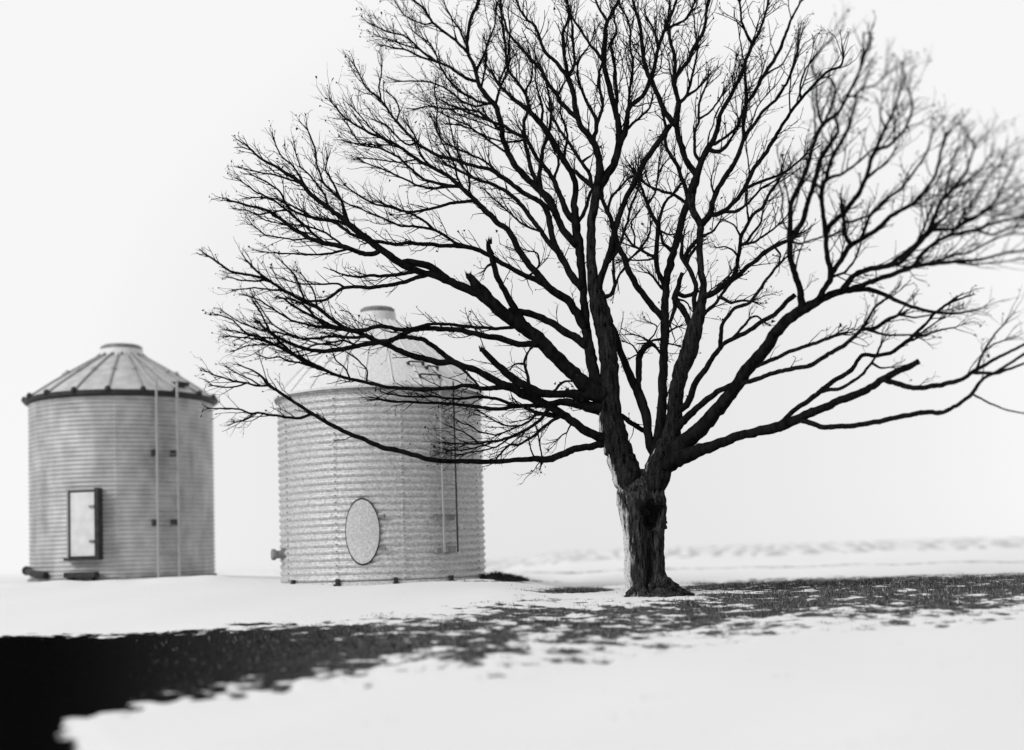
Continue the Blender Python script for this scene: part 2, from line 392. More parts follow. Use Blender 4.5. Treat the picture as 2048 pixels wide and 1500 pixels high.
def corrugated_wall(root, R, H, pitch, amp, segs, m, seams, zoff=-0.25, bolts=False):
    def corr(q): return R - 2 * amp * (.5 + .5 * math.cos(2 * math.pi * q / pitch)) ** 1.6
    mb = MB(); n = int((H - zoff) / pitch * 12); prof = [(corr(zoff + (H - zoff) * i / n), zoff + (H - zoff) * i / n) for i in range(n + 1)]
    ringsurf(mb, prof, segs)
    w = mb.build('wall', m, root, smooth=True)
    if seams:
        for i, (phi, z0, z1) in enumerate(seams):
            sb = MB(); bl = MB(); nn = int((z1 - z0) / pitch * 8); V = []; F = []
            for k in range(nn + 1):
                zz = z0 + (z1 - z0) * k / nn; r = corr(zz)
                for dp, dr in ((-0.04 / R, 0.001), (-0.036 / R, 0.0035), (0.036 / R, 0.0035), (0.04 / R, 0.001)): V.append(cyl(phi + dp, r + dr, zz))
            for k in range(nn):
                for q in range(3): F.append((k * 4 + q, k * 4 + q + 1, k * 4 + q + 5, k * 4 + q + 4))
            sb.add(V, F)
            zz = math.ceil(z0 / pitch) * pitch + pitch * .5
            while zz < z1:
                bl.box(cyl(phi, R + 0.012, zz), (0.011, 0.012, 0.011), Rz(phi)); zz += pitch
            so = sb.build('seam', m, root, smooth=True)
            if bolts: bl.build('seam_bolts', M_MIDSTEEL, so)['kind'] = 'stuff'
    return w

# right-hand bin (in focus, behind the tree)
def right_bin():
    D = 26.0; base = at(768, 1160, D); top = at(755, 797, D)
    R = 204.0 / 2700 * D * 1.0; H = top.z - base.z
    root = empty('grain_bin', (base.x, base.y, base.z), -math.atan2(base.x, base.y),
                 'corrugated steel grain bin with an oval hatch, standing behind the bare tree branches', 'grain bin', 'corrugated grain bins')
    corrugated_wall(root, R, H, 0.125, 0.018, 120, M_GALV_R,
                    [(math.radians(a), -0.2, H - 0.02) for a in (-62, -25, 11, 64, 110, 150, 200, 240)], bolts=True)
    mb = MB()      # roof: a slightly domed cone of standing-seam panels
    prof = [(R + 0.05, H - 0.03), (R + 0.06, H + 0.01), (R * .90, H + .30), (R * .72, H + .66), (R * .52, H + .98), (R * .34, H + 1.26), (0.37, H + 1.48)]
    ringsurf(mb, prof, 72); roof = mb.build('roof', M_ROOF, root)
    for k in range(24):
        phi = math.radians(7 + 15 * k); rb = MB()
        rb.tube([cyl(phi, r, zz + 0.012) for r, zz in prof[1:]], 0.014, 5); rb.build('roof_rib', M_ROOF, roof)
    er = MB(); ringsurf(er, [(R - 0.02, H - 0.07), (R + 0.035, H - 0.07), (R + 0.035, H - 0.02), (R, H - 0.02)], 96)
    er.build('eave_ring', M_MIDSTEEL, root)
    nk = MB(); ringsurf(nk, [(0.38, H + 1.44), (0.36, H + 1.50), (0.35, H + 1.66)], 40, True)
    nk.build('roof_collar', M_ROOF, root)
    cp = MB(); ringsurf(cp, [(0.30, H + 1.66), (0.33, H + 1.66), (0.335, H + 1.73), (0.29, H + 1.765), (0.1, H + 1.79)], 40, True)
    cp.build('roof_cap', M_MIDSTEEL, root)
    # oval hatch: plate curved to the wall with a thin dark rim, two hinges at its right
    phi = math.radians(-10.5); hw, hh, zc = 0.305, 0.585, at(731, 1063, D - R).z - base.z
    def oval(mb, r_in, r_out, sc, sc2=None):
        V = []; F = []; n = 56
        for i in range(n):
            a = 2 * math.pi * i / n
            V.append(cyl(phi + math.cos(a) * hw * sc / R, r_in, zc + math.sin(a) * hh * sc))
            V.append(cyl(phi + math.cos(a) * hw * sc / R, r_out, zc + math.sin(a) * hh * sc))
        if sc2 is None:
            ks = (.75, .5, .25); rings = [[1 + 2 * i for i in range(n)]]
            for s_ in ks:
                st = len(V)
                for i in range(n):
                    a = 2 * math.pi * i / n
                    V.append(cyl(phi + math.cos(a) * hw * sc * s_ / R, r_out, zc + math.sin(a) * hh * sc * s_))
                rings.append(list(range(st, st + n)))
            for q in range(len(rings) - 1):
                for i in range(n):
                    j = (i + 1) % n; F.append((rings[q][i], rings[q][j], rings[q + 1][j], rings[q + 1][i]))
            F.append(tuple(rings[-1]))
            for i in range(n): j = (i + 1) % n; F.append((2 * i, 2 * j, 2 * j + 1, 2 * i + 1))
        else:
            for i in range(n):
                a = 2 * math.pi * i / n
                V.append(cyl(phi + math.cos(a) * hw * sc2 / R, r_in, zc + math.sin(a) * hh * sc2))
                V.append(cyl(phi + math.cos(a) * hw * sc2 / R, r_out, zc + math.sin(a) * hh * sc2))
            for i in range(n):
                j = (i + 1) % n; o_ = 2 * n
                F += [(2 * i + 1, 2 * j + 1, o_ + 2 * j + 1, o_ + 2 * i + 1), (2 * i, 2 * j, 2 * j + 1, 2 * i + 1), (o_ + 2 * i, o_ + 2 * i + 1, o_ + 2 * j + 1, o_ + 2 * j)]
        mb.add(V, F)
    h_ = MB(); oval(h_, R - 0.04, R + 0.03, 0.975); hatch = h_.build('hatch', M_HATCH, root)
    rim = MB(); oval(rim, R - 0.04, R + 0.022, 1.03, 0.97); rim.build('rim', M_DARKSTEEL, hatch)
    for zz in (at(768, 1032, D - R).z, at(768, 1097, D - R).z):
        hm = MB(); p2 = phi + (hw + 0.04) / R
        hm.box(cyl(p2, R + 0.03, zz - base.z), (0.07, 0.02, 0.02), Rz(p2)); hm.tube([cyl(p2 + .02, R + .05, zz - base.z - .04), cyl(p2 + .02, R + .05, zz - base.z + .04)], 0.016, 8)
        hm.build('hinge', M_MIDSTEEL, hatch)
    # capped pipe stub at the lower left
    pm = MB(); p3 = math.radians(-72); zz = at(572, 1109, D).z - base.z
    pm.tube([cyl(p3, R - 0.15, zz), cyl(p3, R + 0.16, zz)], 0.075, 20)
    pm.tube([cyl(p3, R + 0.14, zz), cyl(p3, R + 0.20, zz)], 0.105, 20)
    pm.tube([cyl(p3, R - 0.02, zz), cyl(p3, R + 0.02, zz)], 0.11, 20)
    pm.build('pipe_stub', M_MIDSTEEL, root)
    # ladder with stand-off brackets
    lad = MB(); pa, pb = math.radians(32), math.radians(40.5)
    zb, zt = at(880, 1105, D - R * .8).z - base.z, H + 0.1
    lad.box(cyl(pa, R + 0.11, (zb + zt) / 2), (0.018, 0.012, (zt - zb) / 2), Rz(pa))
    lo = lad.build('ladder', M_RAIL, root)
    l2 = MB(); l2.box(cyl(pb, R + 0.11, (zb + zt) / 2), (0.010, 0.012, (zt - zb) / 2), Rz(pb)); l2.build('rail', M_DARKSTEEL, lo)
    q = zb + .1
    while q < zt: rg = MB(); rg.tube([cyl(pa, R + 0.11, q), cyl(pb, R + 0.11, q)], 0.007, 6); q += 0.28; rg.build('rung', M_MIDSTEEL, lo)
    for vv in (905, 1036, 1100):
        zz = at(885, vv, D - R * .8).z - base.z
        bm_ = MB()
        for p_, w_ in ((pa - .05, .05), (pb - .06, .08)):
            bm_.box(cyl(p_, R + 0.05, zz), (w_, 0.05, 0.045), Rz(p_))
        bm_.box(cyl((pa + pb) / 2, R + 0.085, zz + .05), (0.19, 0.012, 0.014), Rz((pa + pb) / 2))
        bm_.build('bracket', M_MIDSTEEL, lo)
    # roof steps and lid handles near the ladder head
    for (uu, vv, w_) in ((850, 731, .15), (883, 739, .12), (866, 757, .21)):
        k = MB(); p_ = math.radians({850: 24, 883: 34, 866: 29}[uu]); zz = (797 - vv) / 2700 * D - 0.27
        # radius of the roof at this height
        zz = {731: H + .42, 739: H + .34, 757: H + .16}[vv]; rr = np.interp(zz, [H, H + .3, H + .66], [R + .05, R * .90, R * .72])
        k.tube([cyl(p_ - w_ / rr, rr + .05, zz + .06), cyl(p_ + w_ / rr, rr + .05, zz + .06)], 0.016, 6)
        k.box(cyl(p_ - w_ / rr, rr, zz + .03), (.012, .05, .03), Rz(p_)); k.box(cyl(p_ + w_ / rr, rr, zz + .03), (.012, .05, .03), Rz(p_))
        k.build('roof_step', M_DARKSTEEL, root)
    # base ring and anchor lugs
    br = MB(); ringsurf(br, [(R + 0.002, 0.015), (R + 0.03, 0.01), (R + 0.03, -0.22)], 96); br.build('base_ring', M_GALV_R, root)
    for a in (-24, 6, 37, 66, -55):
        k = MB(); p_ = math.radians(a); k.box(cyl(p_, R + 0.05, 0.02), (.035, .03, .05), Rz(p_)); k.box(cyl(p_, R + .07, -0.05), (.05, .06, .03), Rz(p_)); k.build('anchor', M_DARKSTEEL, root)
    return root
right_bin()

def left_bin():
    D = 30.0; base = at(248, 1157, D); top = at(239, 803, D)
    R = 178.5 / 2700 * D; H = top.z - base.z
    root = empty('grain_bin', (base.x, base.y, base.z), -math.atan2(base.x, base.y),
                 'steel grain bin with tall pale door and dark eave ring, clear of the tree', 'grain bin', 'corrugated grain bins')
    corrugated_wall(root, R, H, 0.092, 0.0155, 120, M_GALV,
                    [(math.radians(a), -0.2, H - 0.02) for a in (-48, -4, 48, 82, 130, 180, 230, 270)])
    prof = [(R + 0.06, H - 0.02), (R + 0.065, H + 0.0), (R * .78, H + .34), (R * .52, H + .665), (0.52, H + .97)]
    mb = MB(); ringsurf(mb, prof, 72); roof = mb.build('roof', M_ROOF2, root)
    for k in range(18):
        phi = math.radians(-8 + 20 * k); rb = MB()
        rb.tube([cyl(phi, r, zz + 0.02) for r, zz in prof[1:]], 0.026, 6)
        rb.ball(cyl(phi, R * .62, H + .58), 0.055)
        rb.build('roof_rib', M_RIB, roof)
    er = MB(); ringsurf(er, [(R - 0.02, H - 0.09), (R + 0.05, H - 0.09), (R + 0.09, H - 0.065), (R + 0.095, H - 0.0), (R + 0.03, H + 0.025)], 96)
    ring = er.build('eave_ring', M_DARKSTEEL, root)
    for k in range(18):
        kb = MB(); kb.ball(cyl(math.radians(-8 + 20 * k), R + 0.075, H + 0.02), 0.066, 1.2); kb.build('rib_end', M_DARKSTEEL, ring, smooth=True)
    nk = MB(); ringsurf(nk, [(0.535, H + .95), (0.49, H + 1.0), (0.465, H + 1.15)], 40, True); nk.build('roof_collar', M_ROOF, root)
    for k in range(16): bl = MB(); bl.ball(cyl(k * math.pi / 8, 0.51, H + 1.01), 0.036); bl.build('bolt', M_MIDSTEEL, root)
    cp = MB(); ringsurf(cp, [(0.41, H + 1.135), (0.45, H + 1.14), (0.455, H + 1.215), (0.39, H + 1.255), (0.16, H + 1.28)], 40, True); cp.build('roof_cap', M_MIDSTEEL, root)
    # tall door in a deep frame
    phi = math.radians(-23); z0 = at(176, 1118, D - R * .9).z - base.z; z1 = at(176, 980, D - R * .9).z - base.z
    hw = 0.335; n = MB(); Rr = Rz(phi); c0 = cyl(phi, R, 0)
    def lb(mb, dx, dr, zc, hx, hy, hz): mb.box(c0 + Rr @ np.array([dx, -dr, 0]) + np.array([0, 0, zc]), (hx, hy, hz), Rr)
    lb(n, 0, 0.06, (z0 + z1) / 2, hw - 0.07, 0.03, (z1 - z0) / 2 - 0.06)
    door = n.build('door', M_PALE, root)
    f = MB(); zc, hz = (z0 + z1) / 2, (z1 - z0) / 2
    lb(f, -hw + 0.02, 0.03, zc, 0.015, 0.10, hz); lb(f, 0, 0.03, z1, hw, 0.10, 0.016); fr = f.build('frame', M_RIB, door)
    f = MB(); lb(f, hw + 0.0, 0.05, zc, 0.042, 0.13, hz + .02); lb(f, -0.02, 0.05, z0, hw + .03, 0.12, 0.028); f.build('shadow_jamb', M_DARKSTEEL, door)  # right jamb and sill coloured near-black to stand for the frame's shadow
    for q in (0.25, 0.75): f = MB(); lb(f, hw - 0.14, 0.10, z0 + (z1 - z0) * q, 0.05, 0.02, 0.025); f.build('hinge', M_MIDSTEEL, door)
    # step block under the door
    s_ = MB(); lb(s_, -0.02, 0.13, 0.12, 0.33, 0.12, 0.055); lb(s_, -0.25, 0.13, 0.03, 0.04, 0.10, 0.05); lb(s_, 0.21, 0.13, 0.03, 0.04, 0.10, 0.05); s_.build('door_step', M_DARKSTEEL, root)
    # unloading tube at the lower left
    t_ = MB(); pa = math.radians(-62)
    t_.tube([cyl(pa - .30, R + .06, .24), cyl(pa, R + .08, .17), cyl(pa + .22, R + .08, .13)], 0.075, 14); t_.tube([cyl(pa - .31, R + .06, .24), cyl(pa - .26, R + .06, .235)], 0.10, 14)
    t_.build('unloading_tube', M_DARKSTEEL, root)
    # ladder from ground over the roof
    lad = None
    for a in (18.5, 31.0):
        k = MB(); p_ = math.radians(a)
        k.box(cyl(p_, R + 0.2, (H + 0.15) / 2), (0.018, 0.02, (H + 0.15) / 2 + .05), Rz(p_))
        k.tube([cyl(p_, R + 0.15, H + .10), cyl(p_, R * .76, H + .43), cyl(p_, R * .5, H + .75), cyl(p_, 0.54, H + 1.0)], 0.022, 6)
        if lad is None: lad = k.build('ladder', M_RAIL, root)
        else: k.build('rail', M_RAIL, lad)
    q = .2; pa, pb = math.radians(18.5), math.radians(31)
    while q < H: rg = MB(); rg.tube([cyl(pa, R + 0.2, q), cyl(pb, R + 0.2, q)], 0.009, 6); q += 0.3; rg.build('rung', M_MIDSTEEL, lad)
    for vv in (905, 1045):
        for p_ in (pa - .02, pb - .02):
            k = MB(); k.box(cyl(p_, R + 0.09, at(315, vv, D - R * .9).z - base.z), (0.02, 0.09, 0.07), Rz(p_)); k.build('bracket', M_DARKSTEEL, lad)
    k = MB(); p_ = math.radians(42); k.box(cyl(p_, R * .9, H + .22), (.17, .13, .04), Rz(p_)); k.build('roof_hatch', M_DARKSTEEL, root)
    br = MB(); ringsurf(br, [(R + 0.002, 0.06), (R + 0.03, 0.055), (R + 0.03, -0.22)], 96); br.build('base_ring', M_MIDSTEEL, root)
left_bin()

# snow drift in front of the left bin's foot
def drift():
    mb = MB(); V = []; F = []; n, m_ = 60, 14
    for i in range(n + 1):
        u_0 = -260 + (600 + 260) * i / n
        for j in range(m_ + 1):
            yy = 24.6 + 3.6 * j / m_; p = at(u_0, 1150, yy)
            e = math.sin(math.pi * i / n) ** 0.5 * math.sin(math.pi * j / m_) ** 1.3
            hgt = (0.075 + 0.02 * math.sin(u_0 * .021) + 0.012 * math.sin(u_0 * .063)) * e
            V.append((p.x, yy, float(gz(p.x, yy)) - 0.03 + hgt))
    for i in range(n):
        for j in range(m_):
            a = i * (m_ + 1) + j; F.append((a, a + m_ + 1, a + m_ + 2, a + 1))
    mb.add(V, F); o = mb.build('snow_drift', M_SNOW, None, smooth=True); tag(o, 'low drift of snow in front of the left grain bin', kind='structure')
M_SNOW = mat('snow', 0.77, 0.9, 0, 0.0, bump=(8, 0.3, 0.03))
drift()

# heap of dead grass at the right foot of the middle bin
def heap():
    mb = MB(); r2 = random.Random(5); D = 25.0
    c = at(1003, 1160, D); V = []; F = []; n = 26
    for i in range(n):
        a = 2 * math.pi * i / n
        for k, s_ in enumerate((1, .8, .5, .2)):
            rr = s_ * (1 + .12 * math.sin(5 * a)); hgt = (1 - s_ ** 2) * 0.13 * (1 - .25 * math.cos(a))
            V.append((c.x + .50 * rr * math.cos(a), c.y + .35 * rr * math.sin(a), c.z - .03 + hgt))
    for i in range(n):
        j = (i + 1) % n
        for k in range(3): F.append((i * 4 + k, j * 4 + k, j * 4 + k + 1, i * 4 + k + 1))
    F.append(tuple(i * 4 + 3 for i in range(n))); mb.add(V, F)
    for _ in range(1100):
        a, q = r2.random() * 6.28, r2.random() ** .6
        x0, y0 = c.x + .50 * q * math.cos(a), c.y + .35 * q * math.sin(a); z0 = c.z - .03 + (1 - q * q) * .13 * (1 - .25 * math.cos(a)) - .01
        l = .03 + .06 * r2.random(); dx, dy = (r2.random() - .5) * l * 2.2, (r2.random() - .5) * l * 2
        w = .006; mb.add([(x0 - w, y0, z0), (x0 + w, y0, z0), (x0 + dx, y0 + dy, z0 + l)], [(0, 1, 2)])
    o = mb.build('grass_heap', M_DRY, None); tag(o, 'low dark heap of dead grass beside the foot of the oval-hatch bin', 'heap')
heap()

# fallen twigs lying on the foreground snow
def fallen(u0, v0, y0, L_, ang, label):
    # slide along the ground until it sits under the wanted spot
    for yy in np.linspace(9, 24, 600):
        p = at(u0, v0, yy)
        if p.z <= float(gz(p.x, yy)): break
    r2 = random.Random(int(u0)); mb = MB(); g0 = Vector((p.x, yy, float(gz(p.x, yy)) + .006))
    d = Vector((math.cos(ang), math.sin(ang), 0))
    pts = [g0 + d * (t - .5) * L_ + Vector((0, r2.uniform(-.01, .01), .012 * math.sin(t * 3.1))) for t in (0, .25, .5, .75, 1)]
    mb.tube(pts, [.006, .007, .008, .006, .003], 6)
    for k in (1, 2, 3):
        e = pts[k] + Vector((r2.uniform(-.08, .08), r2.uniform(-.06, .06), r2.uniform(.01, .04)))
        mb.tube([pts[k], (pts[k] + e) / 2 + Vector((0, 0, .008)), e], [.004, .003, .002], 5)
    o = mb.build('fallen_twig', M_TWIG); o.location = (0, 0, 0); tag(o, label, 'twig', 'fallen twigs on the foreground snow')
fallen(995, 1355, 14, .20, .1, 'widest fallen twig, lying flat on the open snow below the grass band')
fallen(737, 1376, 14, .10, .9, 'small slanting fallen twig on the snow just under the left part of the grass band')
fallen(1163, 1326, 14, .12, .2, 'short fallen twig on the snow closest to the lower edge of the patchy grass')

